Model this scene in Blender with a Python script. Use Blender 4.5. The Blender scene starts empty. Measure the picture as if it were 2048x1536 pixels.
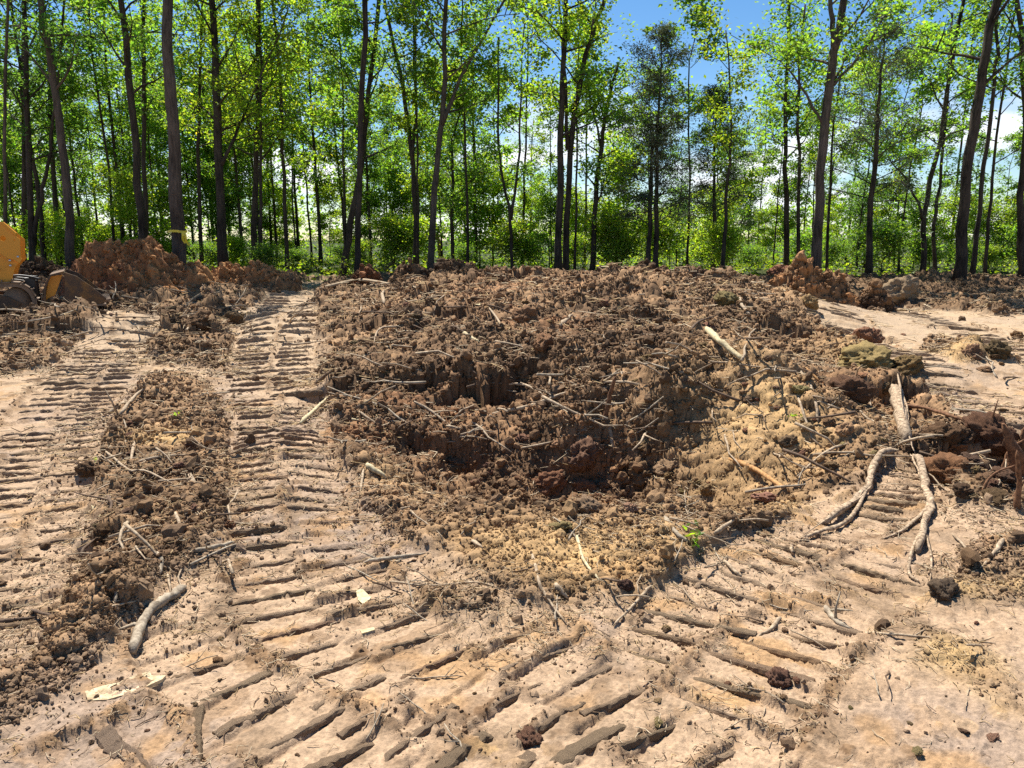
import bpy, math, random
import numpy as np
from mathutils import Vector, Matrix

rnd = random.Random(11)
nrs = np.random.RandomState(5)
sc = bpy.context.scene
COL = sc.collection

# ------------------------------------------------------------------ camera
CAM_H, PITCH, FPX = 1.6, math.radians(10.8), 1518.0
cam_d = bpy.data.cameras.new('camera')
cam_d.sensor_width = 36.0
cam_d.lens = 36.0 * FPX / 2048.0
cam_d.clip_start = 0.05
cam_d.clip_end = 3000.0
cam = bpy.data.objects.new('camera', cam_d)
cam.location = (0, 0, CAM_H)
cam.rotation_euler = (math.radians(90) - PITCH, 0, 0)
COL.objects.link(cam)
sc.camera = cam

# ------------------------------------------------------------------ sky and sun
SUN_EL, SUN_AZ = math.radians(61), math.radians(-27)      # azimuth from +y towards +x
world = bpy.data.worlds.new('World')
sc.world = world
world.use_nodes = True
wn, wl = world.node_tree.nodes, world.node_tree.links
wn.clear()
w_out = wn.new('ShaderNodeOutputWorld')
w_bg = wn.new('ShaderNodeBackground')
w_bg.inputs['Strength'].default_value = 0.068
w_sky = wn.new('ShaderNodeTexSky')
w_sky.sky_type = 'NISHITA'
w_sky.sun_disc = False
w_sky.sun_elevation = SUN_EL
w_sky.sun_rotation = SUN_AZ
w_sky.altitude = 200
w_sky.air_density = 1.0
w_sky.dust_density = 0.2
w_sky.ozone_density = 3.0
w_geo = wn.new('ShaderNodeTexCoord')
w_sep = wn.new('ShaderNodeSeparateXYZ')
wl.new(w_geo.outputs['Generated'], w_sep.inputs[0])
w_map = wn.new('ShaderNodeMapping')
w_map.inputs['Scale'].default_value = (5.0, 5.0, 15.0)
w_map.inputs['Location'].default_value = (3.1, 0.4, 0.9)
wl.new(w_geo.outputs['Generated'], w_map.inputs[0])
w_noi = wn.new('ShaderNodeTexNoise')
w_noi.inputs['Scale'].default_value = 1.0
w_noi.inputs['Detail'].default_value = 7.0
w_noi.inputs['Roughness'].default_value = 0.55
wl.new(w_map.outputs[0], w_noi.inputs['Vector'])
w_rmp = wn.new('ShaderNodeMapRange')
w_rmp.inputs['From Min'].default_value = 0.47
w_rmp.inputs['From Max'].default_value = 0.60
wl.new(w_noi.outputs['Fac'], w_rmp.inputs['Value'])
w_alt = wn.new('ShaderNodeMapRange')                       # fair-weather clouds: crowded low down, none overhead
w_alt.inputs['From Min'].default_value = 0.10
w_alt.inputs['From Max'].default_value = 0.20
w_alt.inputs['To Min'].default_value = 1.0
w_alt.inputs['To Max'].default_value = 0.0
wl.new(w_sep.outputs['Z'], w_alt.inputs['Value'])
w_mul = wn.new('ShaderNodeMath')
w_mul.operation = 'MULTIPLY'
wl.new(w_rmp.outputs[0], w_mul.inputs[0])
wl.new(w_alt.outputs[0], w_mul.inputs[1])
w_mix = wn.new('ShaderNodeMixRGB')
w_mix.inputs['Color2'].default_value = (9.0, 9.2, 9.6, 1)
wl.new(w_mul.outputs[0], w_mix.inputs['Fac'])
w_hs = wn.new('ShaderNodeHueSaturation')
w_hs.inputs['Saturation'].default_value = 1.25
wl.new(w_sky.outputs[0], w_hs.inputs['Color'])
wl.new(w_hs.outputs[0], w_mix.inputs['Color1'])
wl.new(w_mix.outputs[0], w_bg.inputs['Color'])
wl.new(w_bg.outputs[0], w_out.inputs[0])

sun_dir = Vector((math.sin(SUN_AZ) * math.cos(SUN_EL), math.cos(SUN_AZ) * math.cos(SUN_EL), math.sin(SUN_EL)))
sun_d = bpy.data.lights.new('sun', 'SUN')
sun_d.energy = 5.0
sun_d.angle = math.radians(0.5)
sun_d.color = (1.0, 0.95, 0.86)
sun = bpy.data.objects.new('sun', sun_d)
sun.rotation_euler = (-sun_dir).to_track_quat('-Z', 'Y').to_euler()
sun.location = (0, 0, 30)
COL.objects.link(sun)

sc.view_settings.view_transform = 'Standard'
sc.view_settings.look = 'None'
sc.view_settings.exposure = 1.05
sc.view_settings.gamma = 1.0
sc.view_settings.use_curve_mapping = False
sc.cycles.use_denoising = False
sc.cycles.max_bounces = 6
sc.cycles.diffuse_bounces = 3
sc.cycles.transmission_bounces = 4
sc.cycles.transparent_max_bounces = 6
sc.cycles.sample_clamp_indirect = 6.0

# ------------------------------------------------------------------ numpy noise
def hsh(ix, iy, seed):
    with np.errstate(over='ignore'):
        h = (ix.astype(np.int64).astype(np.uint32) * np.uint32(374761393) + iy.astype(np.int64).astype(np.uint32) * np.uint32(668265263)
             + np.uint32((seed * 2246822519) & 0xffffffff))
        h = (h ^ (h >> np.uint32(13))) * np.uint32(1274126177)
        h = (h ^ (h >> np.uint32(15))) * np.uint32(2246822519)
        h = h ^ (h >> np.uint32(16))
    return h.astype(np.float64) / 4294967296.0

def vno(x, y, seed):
    """smooth value noise, -1..1"""
    ix, iy = np.floor(x), np.floor(y)
    fx, fy = x - ix, y - iy
    fx = fx * fx * fx * (fx * (fx * 6 - 15) + 10)
    fy = fy * fy * fy * (fy * (fy * 6 - 15) + 10)
    a, b = hsh(ix, iy, seed), hsh(ix + 1, iy, seed)
    c, d = hsh(ix, iy + 1, seed), hsh(ix + 1, iy + 1, seed)
    return ((a * (1 - fx) + b * fx) * (1 - fy) + (c * (1 - fx) + d * fx) * fy) * 2 - 1

def fbm(x, y, seed, octv=4, gain=0.5):
    s, a, n = 0.0, 1.0, 0.0
    for k in range(octv):
        s = s + a * vno(x * 2.03 ** k + 17.3 * k, y * 2.03 ** k - 9.1 * k, seed + k)
        n += a
        a *= gain
    return s / n

def worley(x, y, seed):
    """distance to the nearest feature point and that point's random value"""
    ix, iy = np.floor(x), np.floor(y)
    best = np.full(x.shape, 9.0)
    rid = np.zeros(x.shape)
    for dx in (-1, 0, 1):
        for dy in (-1, 0, 1):
            cx, cy = ix + dx, iy + dy
            px = cx + 0.1 + 0.8 * hsh(cx, cy, seed)
            py = cy + 0.1 + 0.8 * hsh(cx, cy, seed + 101)
            d = (x - px) ** 2 + (y - py) ** 2
            m = d < best
            best = np.where(m, d, best)
            rid = np.where(m, hsh(cx, cy, seed + 202), rid)
    return np.sqrt(best), rid

def sstep(a, b, v):
    t = np.clip((v - a) / (b - a), 0, 1)
    return t * t * (3 - 2 * t)

# ------------------------------------------------------------------ where the photograph's features stand on the ground
CP, SP = math.cos(PITCH), math.sin(PITCH)

def W(px, py, z=0.0):
    """ground position (x, y) of a point seen at height z"""
    a, b = (px - 1024) / FPX, (768 - py) / FPX
    d = (a, CP + b * SP, -SP + b * CP)
    t = (z - CAM_H) / d[2]
    return (d[0] * t, d[1] * t)

def at_depth(px, py, y):
    a, b = (px - 1024) / FPX, (768 - py) / FPX
    d = (a, CP + b * SP, -SP + b * CP)
    t = y / d[1]
    return Vector((d[0] * t, y, CAM_H + d[2] * t))

def polyW(pts, z=0.0):
    return np.array([W(p[0], p[1], z) for p in pts])

def sdf_poly(x, y, P):
    """signed distance, positive inside"""
    d = np.full(x.shape, 1e9)
    ins = np.zeros(x.shape, bool)
    n = len(P)
    for i in range(n):
        ax, ay = P[i]
        bx, by = P[(i + 1) % n]
        ex, ey = bx - ax, by - ay
        wx, wy = x - ax, y - ay
        t = np.clip((wx * ex + wy * ey) / (ex * ex + ey * ey + 1e-12), 0, 1)
        d = np.minimum(d, (wx - ex * t) ** 2 + (wy - ey * t) ** 2)
        c = (ay <= y) != (by <= y)
        if abs(by - ay) > 1e-12:
            ins ^= c & (x < ax + (y - ay) / (by - ay) * ex)
    d = np.sqrt(d)
    return np.where(ins, d, -d)

def along(x, y, P):
    """arc length s and signed side distance t from a polyline"""
    best = np.full(x.shape, 1e9)
    S = np.zeros(x.shape)
    T = np.zeros(x.shape)
    acc = 0.0
    for i in range(len(P) - 1):
        ax, ay = P[i]
        bx, by = P[i + 1]
        ex, ey = bx - ax, by - ay
        L = math.hypot(ex, ey)
        wx, wy = x - ax, y - ay
        raw = (wx * ex + wy * ey) / (L * L)
        lo = -9 if False else 0
        t = np.clip(raw, lo, 1)
        dd = (wx - ex * t) ** 2 + (wy - ey * t) ** 2
        m = dd < best
        best = np.where(m, dd, best)
        S = np.where(m, acc + raw * L if i in (0, len(P) - 2) else acc + t * L, S)
        T = np.where(m, (ex * wy - ey * wx) / L, T)
        acc += L
    return S, T, np.sqrt(best), acc

def smooth_line(pts, n=5):
    """Catmull-Rom through points"""
    P = np.array(pts, float)
    P = np.vstack([2 * P[0] - P[1], P, 2 * P[-1] - P[-2]])
    out = []
    for i in range(1, len(P) - 2):
        p0, p1, p2, p3 = P[i - 1], P[i], P[i + 1], P[i + 2]
        for k in range(n):
            t = k / n
            out.append(0.5 * (2 * p1 + (p2 - p0) * t + (2 * p0 - 5 * p1 + 4 * p2 - p3) * t * t + (3 * p1 - p0 - 3 * p2 + p3) * t ** 3))
    out.append(P[-2])
    return np.array(out)
# ------------------------------------------------------------------ the cleared ground
ROUGH = [polyW(p) for p in (
    [(300, 760), (360, 745), (430, 790), (475, 860), (487, 960), (465, 1030), (400, 1100), (320, 1160), (290, 1230), (210, 1290),
     (150, 1330), (60, 1370), (-40, 1420), (-40, 1290), (90, 1230), (150, 1180), (180, 1090), (172, 1000), (165, 930), (200, 850)],
    [(700, 560), (640, 600), (620, 660), (650, 720), (640, 790), (660, 870), (700, 960), (760, 1060), (880, 1100), (960, 1160),
     (1120, 1215), (1290, 1205), (1400, 1130), (1540, 1060), (1640, 990), (1720, 950), (1790, 940), (1880, 960), (1890, 1020),
     (2060, 1060), (2300, 1080), (2300, 890), (2060, 890), (1930, 800), (1800, 760), (1700, 700), (1580, 650), (1560, 615), (1500, 560)],
    [(335, 640), (470, 622), (480, 670), (458, 745), (380, 735), (300, 712)],
    [(-300, 640), (140, 640), (200, 660), (120, 715), (60, 745), (-300, 780)],
    [(-2000, 566), (640, 566), (590, 592), (530, 618), (440, 640), (330, 655), (200, 655), (0, 645), (-2000, 640)],
    [(660, 562), (4000, 562), (4000, 606), (1900, 606), (1700, 622), (1560, 640), (1300, 640), (660, 600)],
)]
PATCHES = [polyW(p) for p in (      # churned soil on the packed part
    [(1760, 1130), (2100, 1080), (2100, 1230), (1900, 1220)],
    [(1840, 1270), (1960, 1290), (2100, 1420), (2100, 1500), (1930, 1400), (1800, 1320)],
    [(1480, 1200), (1600, 1215), (1680, 1260), (1560, 1270)],
    [(1480, 650), (1560, 655), (1640, 690), (1740, 690), (1700, 720), (1560, 705)],
    [(1830, 682), (1960, 690), (2100, 685), (2200, 740), (2060, 745), (1930, 748), (1850, 720)],
    [(1700, 600), (1850, 604), (2100, 600), (2300, 625), (2000, 640), (1860, 628), (1760, 640)],
    [(1850, 770), (1900, 762), (1990, 800), (1960, 812)],
    [(-60, 1230), (110, 1220), (240, 1290), (180, 1370), (60, 1440), (-60, 1500)],
    [(640, 1190), (860, 1150), (1000, 1190), (1040, 1240), (800, 1220)],
)]
#         path (seen points)                                                       half width  lanes  pitch  skew
TRACKS = [
    dict(p=[(640, 575), (600, 592), (548, 622), (512, 680), (508, 740), (513, 810)], w=0.34, pitch=0.36, k=0.0, w1=0.30),
    dict(p=[(605, 660), (588, 710), (592, 770), (598, 820)], w=0.30, pitch=0.34, k=0.05, w1=0.28),
    dict(p=[(512, 790), (515, 850), (526, 950), (530, 1050), (545, 1150), (590, 1250), (700, 1360), (900, 1480), (1100, 1580)], w=0.24, pitch=0.19, k=0.0, w1=0.19),
    dict(p=[(596, 800), (602, 850), (625, 950), (660, 1060), (735, 1180), (870, 1290), (1050, 1390), (1300, 1520)], w=0.22, pitch=0.19, k=0.1, w1=0.2),
    dict(p=[(1000, 1235), (1120, 1310), (1260, 1400), (1420, 1500), (1560, 1600)], w=0.22, pitch=0.2, k=0.12, w1=0.2),
    dict(p=[(335, 640), (285, 672), (230, 730), (190, 790)], w=0.36, pitch=0.34, k=0.25, w1=0.3),
    dict(p=[(200, 700), (150, 740), (100, 800), (60, 860)], w=0.32, pitch=0.32, k=0.25, w1=0.28),
    dict(p=[(195, 780), (155, 850), (112, 950), (60, 1120), (-60, 1350)], w=0.26, pitch=0.2, k=0.25, w1=0.22),
    dict(p=[(65, 850), (10, 960), (-80, 1120)], w=0.26, pitch=0.2, k=0.25, w1=0.22),
    dict(p=[(1330, 1330), (1420, 1200), (1540, 1110), (1680, 1040), (1800, 980), (1850, 930)], w=0.26, pitch=0.17, k=-0.1, w1=0.25),
    dict(p=[(1440, 1420), (1560, 1290), (1690, 1190), (1830, 1100)], w=0.25, pitch=0.17, k=-0.1, w1=0.25),
    dict(p=[(1640, 640), (1720, 690), (1830, 740), (1960, 830), (2120, 980)], w=0.55, pitch=0.30, k=0.2, w1=0.35),
    dict(p=[(1750, 622), (1880, 655), (2060, 720), (2300, 820)], w=0.55, pitch=0.36, k=0.2, w1=0.45),
    dict(p=[(140, 1540), (360, 1440), (620, 1420), (900, 1560)], w=0.2, pitch=0.22, k=0.0, w1=0.2),
    dict(p=[(330, 1230), (420, 1330), (560, 1420), (760, 1540)], w=0.2, pitch=0.21, k=0.1, w1=0.2),
]
for t in TRACKS:
    t['P'] = smooth_line(polyW(t['p']), 4)

#        seen at     width  run-in  depth      scooped hollows: ramp down away from the viewer, steep wall at the far end
HOLES = [(965, 812, 0.50, 0.75, 0.34), (1060, 800, 0.30, 0.5, 0.22), (860, 800, 0.30, 0.55, 0.22), (1035, 655, 0.30, 0.8, 0.34), (1095, 712, 0.42, 0.8, 0.30),
         (1278, 705, 0.50, 0.8, 0.30), (1180, 780, 0.25, 0.4, 0.16), (905, 690, 0.34, 0.8, 0.22), (770, 693, 0.25, 0.6, 0.18), (668, 800, 0.22, 0.4, 0.20),
         (475, 650, 0.34, 0.9, 0.30), (395, 688, 0.48, 0.8, 0.26), (208, 1095, 0.13, 0.28, 0.15), (1690, 800, 0.42, 0.8, 0.42), (1800, 830, 0.3, 0.5, 0.24),
         (1930, 925, 0.46, 0.6, 0.30), (2030, 945, 0.3, 0.4, 0.25), (1560, 705, 0.42, 0.7, 0.22), (1400, 655, 0.34, 0.7, 0.2), (1500, 640, 0.3, 0.8, 0.2), (862, 850, 0.34, 0.45, 0.22), (1000, 900, 0.26, 0.4, 0.18),
         (1165, 890, 0.22, 0.35, 0.16), (1290, 870, 0.2, 0.3, 0.12), (1080, 1005, 0.15, 0.25, 0.12), (1270, 990, 0.17, 0.3, 0.13), (940, 850, 0.22, 0.3, 0.16),
         (690, 690, 0.3, 0.6, 0.14), (1240, 1170, 0.06, 0.12, 0.05), (1590, 850, 0.2, 0.3, 0.14), (1745, 690, 0.3, 0.5, 0.14), (1900, 720, 0.4, 0.7, 0.14), (2000, 730, 0.4, 0.7, 0.14), (830, 640, 0.4, 0.8, 0.14),
         (1150, 640, 0.5, 0.8, 0.2), (1250, 610, 0.5, 1.0, 0.25), (1340, 620, 0.5, 0.9, 0.2), (1080, 600, 0.5, 0.9, 0.2), (940, 600, 0.5, 0.9, 0.2), (160, 690, 0.3, 0.6, 0.12), (60, 700, 0.3, 0.6, 0.12), (340, 610, 0.5, 1.2, 0.2), (250, 625, 0.5, 1.0, 0.15),
         (870, 960, 0.12, 0.22, 0.09), (930, 1000, 0.14, 0.25, 0.09), (1010, 1060, 0.12, 0.2, 0.07), (330, 960, 0.15, 0.25, 0.08), (390, 900, 0.16, 0.25, 0.08), (250, 990, 0.12, 0.2, 0.07), (180, 950, 0.16, 0.22, 0.07), (430, 980, 0.12, 0.2, 0.07)]
HOLES = [(*W(a, b, -0.1 * d / 0.3), w, l, d) for a, b, w, l, d in HOLES]
#         x, y, rx, ry, height      broad swells and the pit, in metres
SWELL = [(1.2, 14.5, 5.0, 4.2, 0.30), (-0.2, 8.3, 1.6, 0.8, 0.22), (5.2, 9.6, 1.6, 0.9, 0.16), (0.55, 5.7, 1.35, 1.0, -0.68), (-0.7, 6.4, 0.9, 0.7, -0.22), (1.55, 7.6, 1.15, 1.05, 0.60), (2.3, 6.4, 0.75, 0.8, 0.24), (3.4, 7.6, 0.75, 0.5, 0.30),
         (4.2, 6.2, 0.7, 0.6, 0.22), (0.3, 9.8, 1.9, 1.1, 0.30), (-1.2, 9.0, 1.2, 1.2, 0.06), (1.5, 13.5, 3.5, 2.5, 0.38), (-1.0, 16.5, 3.0, 2.5, 0.25), (4.5, 15.0, 2.5, 2.2, 0.25),
         (-1.55, 4.4, 0.4, 0.7, 0.05), (-1.75, 5.6, 0.5, 0.8, 0.06), (-7.0, 12.7, 1.5, 0.9, 0.40), (-3.9, 13.5, 1.0, 1.6, 0.22), (-8, 19.5, 3, 2, 0.3), (2.85, 4.05, 0.5, 0.4, 0.05),
         (0.45, 3.75, 0.8, 0.35, 0.05), (-14, 20, 4, 3, 0.3)]
BERMY = 22.5

RED = [(*W(720, 850), 0.8, 0.6), (*W(880, 880, -0.3), 1.0, 0.6), (*W(1180, 940, -0.4), 0.4, 0.4), (*W(1000, 640, .2), 1.5, 1.4), (*W(1090, 690, .2), 0.8, 0.8), (*W(1300, 690, .3), 0.7, 0.5),
       (*W(1230, 1150), 0.25, 0.12), (*W(430, 535, .3), 3, 2), (*W(1600, 560, .3), 2.5, 1.5), (*W(1250, 610, .3), 1, 1), (*W(1720, 830), .5, .4), (*W(1890, 1090), .2, .15)]
YEL = [(*W(1130, 1110), 0.6, 0.4), (*W(1520, 830, .2), 0.5, 0.7), (*W(1560, 960, .1), 0.6, 0.3), (*W(1350, 1000, -.2), 0.5, 0.4), (*W(950, 990, -.2), 0.6, 0.3), (*W(1900, 1190), 0.45, 0.12),
       (*W(1930, 1330), 0.25, 0.15), (*W(1960, 1430), 0.15, 0.25), (*W(330, 880), 0.3, 0.2), (*W(1820, 730), 1.0, .6), (*W(1650, 645, .1), 1.0, 0.4), (*W(1020, 1480), .12, .06), (*W(1450, 1390), .12, .1)]

def gs(x, y, lst):
    m = np.zeros(x.shape)
    for cx, cy, rx, ry in lst:
        m = np.maximum(m, np.exp(-((x - cx) / rx) ** 2 - ((y - cy) / ry) ** 2))
    return m

def domes(x, y, scale, seed, warp=0.25, thin=0.0, R=0.72):
    """heaped rounded lumps: the upper envelope of spheres of uneven size, one per cell"""
    wx = x / scale + warp * vno(x / scale * 1.7, y / scale * 1.7, seed + 7)
    wy = y / scale + warp * vno(x / scale * 1.7 + 40, y / scale * 1.7, seed + 8)
    ix, iy = np.floor(wx), np.floor(wy)
    out = np.zeros(x.shape)
    rid = np.zeros(x.shape)
    for dx in (-1, 0, 1):
        for dy in (-1, 0, 1):
            cx, cy = ix + dx, iy + dy
            r = hsh(cx, cy, seed + 202)
            am = np.clip((r - thin) / (1 - thin), 0, 1) ** 1.1
            rad = R * (0.45 + 0.55 * am)
            d = ((wx - cx - 0.1 - 0.8 * hsh(cx, cy, seed)) ** 2 + (wy - cy - 0.1 - 0.8 * hsh(cx, cy, seed + 101)) ** 2) / (rad * rad)
            v = am * np.sqrt(np.clip(1 - d, 0, 1))
            m = v > out
            out = np.where(m, v, out)
            rid = np.where(m, r, rid)
    return out, rid

def ground(x, y, colour=False):
    x = np.asarray(x, float)
    y = np.asarray(y, float)
    wob = 0.10 * fbm(x * 2.2, y * 2.2, 31, 3) * np.clip(y / 4, 0.7, 3)
    rough = np.zeros(x.shape)
    for P in ROUGH:
        rough = np.maximum(rough, sstep(-0.07, 0.13, sdf_poly(x, y, P) + wob))
    patch = np.zeros(x.shape)
    for P in PATCHES:
        patch = np.maximum(patch, sstep(-0.05, 0.15, sdf_poly(x, y, P) + wob * 1.3))
    halo = np.zeros(x.shape)
    if colour:
        for P in ROUGH[:4]:
            halo = np.maximum(halo, sstep(-0.55, 0.1, sdf_poly(x, y, P) + 2 * wob))
        halo = np.maximum(halo, patch)
    rough = np.maximum(rough, patch * np.where(y > 7, 0.95, 0.6))
    rough = np.where(y > 26, 0.75, rough)
    # tracks
    flat = np.zeros(x.shape)
    bars = np.zeros(x.shape)
    roll = np.zeros(x.shape)
    ridge = np.zeros(x.shape)
    for k, t in enumerate(TRACKS):
        P = t['P']
        near = (x > P[:, 0].min() - 0.6) & (x < P[:, 0].max() + 0.6) & (y > P[:, 1].min() - 0.6) & (y < P[:, 1].max() + 0.6)
        if not near.any():
            continue
        xx, yy = x[near], y[near]
        s, tt, d, L = along(xx, yy, P)
        wloc = t['w'] + (t['w1'] - t['w']) * np.clip(s / L, 0, 1)
        inside = sstep(0.06, -0.01, np.abs(tt) + 0.02 * vno(xx * 9, yy * 9, 50 + k) - wloc) * sstep(-0.2, 0.1, s) * sstep(0.2, -0.1, s - L)
        flip = -1.0 if P[0][1] > P[-1][1] else 1.0      # risers face the near end
        ph = flip * (s + t['k'] * tt + 0.010 * vno(xx * 3, yy * 3, 60 + k)) / t['pitch'] + k * 0.37
        u = ph - np.floor(ph)
        cell = np.floor(ph)
        brk = 0.75 + 0.75 * (hsh(cell, k * 7.0 + 0 * tt, 70 + k) - 0.45) + 0.28 * vno(xx * 6, yy * 6, 75 + k)
        brk = np.clip(brk, 0.10, 1.25)
        amp = 0.019 + 0.0085 * np.clip(yy - 3.5, 0, 9)
        dec = np.exp(-u * t['pitch'] / (0.030 + 0.008 * yy))
        rise = np.clip(u * t['pitch'] / (0.003 + 0.0012 * yy), 0, 1)
        b = 0.5 * amp * brk * (dec * np.clip((1 - u) * 2.5, 0, 1) * rise) - 0.012 * np.exp(-(((1 - u) * t['pitch'] - 0.012) / 0.014) ** 2)
        fade = np.clip(1.2 - 0.9 * np.clip(flat[near], 0, 1), 0.15, 1)
        bars[near] = bars[near] * (1 - inside) + b * inside
        rl = np.exp(-((u * t['pitch'] - 0.025) / 0.022) ** 2) * np.clip(-0.1 + 1.7 * vno(xx * 3.5, yy * 6, 95 + k), 0, 1) * (yy < 6)
        roll[near] = roll[near] * (1 - inside) + rl * inside
        rg = np.exp(-((np.abs(tt) - wloc - 0.01) / 0.035) ** 2) * sstep(-0.2, 0.1, s) * sstep(0.2, -0.1, s - L)
        ridge[near] = np.maximum(ridge[near] * (1 - 0.9 * inside), rg * np.clip(0.55 + 1.2 * vno(xx * 5, yy * 5, 90 + k), 0, 1))
        flat[near] = np.maximum(flat[near], inside)
    rough = rough * (1 - 0.92 * flat)
    # large form
    z = 0.22 * sstep(10, 26, y) + 0.05 * fbm(x * 0.35, y * 0.35, 3, 3) + 0.012 * fbm(x * 1.6, y * 1.6, 9, 3)
    z = z - 2.2 * sstep(38, 120, y) * 0.5
    w1, w2 = 0.18 * vno(x * 2.1, y * 2.1, 21), 0.18 * vno(x * 2.1, y * 2.1, 22)
    for cx, cy, rx, ry, h in SWELL:
        q = ((x + w1 - cx) / rx) ** 2 + ((y + w2 - cy) / ry) ** 2
        z = z + h * np.exp(-q * q * 0.6 - q * 0.4)
    # ragged berm pushed up along the trees
    bm = np.exp(-((y - BERMY - 0.8 * vno(x * 0.22, y * 0, 41)) / 1.2) ** 2)
    z = z + bm * (0.20 + 0.16 * vno(x * 0.5, y * 0.5, 42)) * sstep(-4.5, -3.0, np.abs(x + 5.0) * -1 + 0) * 1.0 if False else z + bm * (0.16 + 0.12 * vno(x * 0.5, y * 0.5, 42)) * sstep(0.9, 2.2, np.abs(x + 5.4))
    hw1, hw2 = 0.16 * fbm(x * 4, y * 4, 24, 3), 0.30 * fbm(x * 4, y * 4, 26, 4, 0.65)
    for cx, cy, hw, hl, hd in HOLES:
        near = (np.abs(x - cx) < hw * 2.2) & (y > cy - hl * 1.6) & (y < cy + 0.5)
        if not near.any():
            continue
        uu = (x[near] + hw1[near] - cx) / hw
        vv = y[near] + hw2[near] * min(1, hl * 1.6) - cy + 0.25 * hw * uu * uu
        lat = np.exp(-uu ** 4)
        ramp = np.clip(1 + vv / hl, 0, 1) ** 1.5
        wall = sstep(0.10, -0.02, vv)
        z[near] = z[near] - 1.2 * hd * lat * ramp * wall + 0.22 * hd * lat * np.exp(-((vv - 0.1) / 0.12) ** 2)
    rr = rough
    far = np.clip(y / 9, 0.6, 1.6)
    d0, r0 = domes(x, y, 0.62, 201)
    d1, r1 = domes(x, y, 0.30, 211)
    lump = 0.5 + 0.7 * fbm(x * 1.3, y * 1.3, 15, 3)
    lump = np.clip(lump, 0.15, 1.2)
    z = z + rr * (0.16 * d0 * lump * far + 0.14 * d1 * lump * far)
    yz = y + 1.25 * z
    d2, r2 = domes(x, yz, 0.135, 221)
    d3, r3 = domes(x, yz, 0.062, 231)
    d4, r4 = domes(x, yz, 0.030, 241)
    fine = 1 - 0.55 * np.clip(gs(x, y, YEL) * 1.2, 0, 1)
    z = z + rr * fine * (0.075 * d2 * (0.3 + 0.7 * lump) + 0.042 * d3 + 0.022 * d4)
    # packed ground: plates, shallow cracks, scattered crumbs
    pk = 1 - rr
    cs, cr = worley(x * 3.1 + 0.5 * vno(x * 6, y * 6, 5), y * 4.3 + 0.5 * vno(x * 6 + 9, y * 6, 6), 301)
    s1, q1 = domes(x, y, 0.16, 311, 0.3, 0.80)
    s2, q2 = domes(x, y, 0.07, 321, 0.3, 0.72)
    crumbs = np.clip(0.6 + 1.1 * fbm(x * 1.7, y * 1.7, 331, 3), 0, 1)
    z = z + pk * (0.010 * (cr - 0.5) * sstep(0.8, 0.3, cs) + 0.006 * fbm(x * 14, y * 14, 341, 3) + (0.022 * s1 + 0.014 * s2) * crumbs * (1 - 0.8 * flat))
    z = z + bars * (1 - 0.8 * rr) - 0.03 * flat
    z = z + ridge * (0.010 + 0.022 * d2 + 0.018 * d3 + 0.010 * d4)
    z = z + roll * pk * (0.004 + 0.018 * d2 + 0.018 * d3 + 0.010 * d4)
    z = z + pk * (0.0035 * vno(x * 60, y * 60, 351) + 0.003 * vno(x * 110, y * 110, 352)) * (y < 9)
    if not colour:
        return z
    halo = np.clip(np.maximum(halo, np.maximum(roll * 1.1, ridge * 1.2)), 0, 1)
    # what the soil is
    n1 = fbm(x * 0.9, y * 0.9, 401, 4)
    n2 = fbm(x * 4.0, y * 4.0, 411, 3)
    n3 = fbm(x * 22, y * 22, 421, 2)
    def c(*v):
        return np.array(v)
    def mixc(a, b, m):
        return a * (1 - m[..., None]) + b * m[..., None]
    A = np.ones(x.shape + (3,))
    packed = mixc(A * c(0.36, 0.25, 0.160), A * c(0.275, 0.20, 0.145), sstep(-0.1, 0.5, n1 + 0.4 * n2))
    packed = mixc(packed, A * c(0.34, 0.20, 0.09), sstep(0.25, 0.6, n2 - 0.3 * n1) * 0.7)
    packed = mixc(packed, A * c(0.40, 0.295, 0.19), sstep(6.0, 12.0, y) * 0.6)
    packed = mixc(packed, A * c(0.19, 0.128, 0.078), np.clip(sstep(0.18, 0.6, fbm(x * 3.1, y * 2.2, 431, 4, 0.6)) * (y < 9), 0, 1) * 0.75)
    loose = mixc(A * c(0.115, 0.068, 0.037), A * c(0.30, 0.185, 0.098), np.clip(0.45 + 0.8 * n1 + 0.45 * (r2 - 0.5) + 0.5 * n2, 0, 1))
    loose = mixc(loose, A * c(0.25, 0.115, 0.052), np.clip(gs(x, y, RED) * (0.45 + 0.7 * n2 + 0.3 * (r1 - .5)), 0, 1) * 0.75)
    loose = mixc(loose, A * c(0.45, 0.29, 0.13), np.clip(gs(x, y, YEL) * (0.9 + 0.6 * n2), 0, 1) * 0.85)
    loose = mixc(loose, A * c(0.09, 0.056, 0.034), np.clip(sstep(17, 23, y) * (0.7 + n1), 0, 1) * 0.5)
    ys = np.clip(gs(x, y, YEL) * (0.8 + 0.9 * n2), 0, 1) * patch
    packed = mixc(packed, A * c(0.45, 0.32, 0.13), ys)
    m = np.clip(rr + 0.10 * n3 + 0.75 * np.maximum(ridge, roll) * (d2 + d3 > 0.3) + pk * crumbs * (0.9 * (s1 > 0.25) + 0.9 * (s2 > 0.3)) * 0.6, 0, 1)
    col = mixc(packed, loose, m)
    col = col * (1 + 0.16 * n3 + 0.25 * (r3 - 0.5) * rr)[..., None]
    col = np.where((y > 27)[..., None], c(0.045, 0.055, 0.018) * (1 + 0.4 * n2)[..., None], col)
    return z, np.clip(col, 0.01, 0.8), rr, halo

# ---- materials
def mat(name):
    m = bpy.data.materials.new(name)
    m.use_nodes = True
    nt = m.node_tree
    nt.nodes.clear()
    o = nt.nodes.new('ShaderNodeOutputMaterial')
    b = nt.nodes.new('ShaderNodeBsdfPrincipled')
    nt.links.new(b.outputs[0], o.inputs[0])
    return m, nt, b

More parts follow.
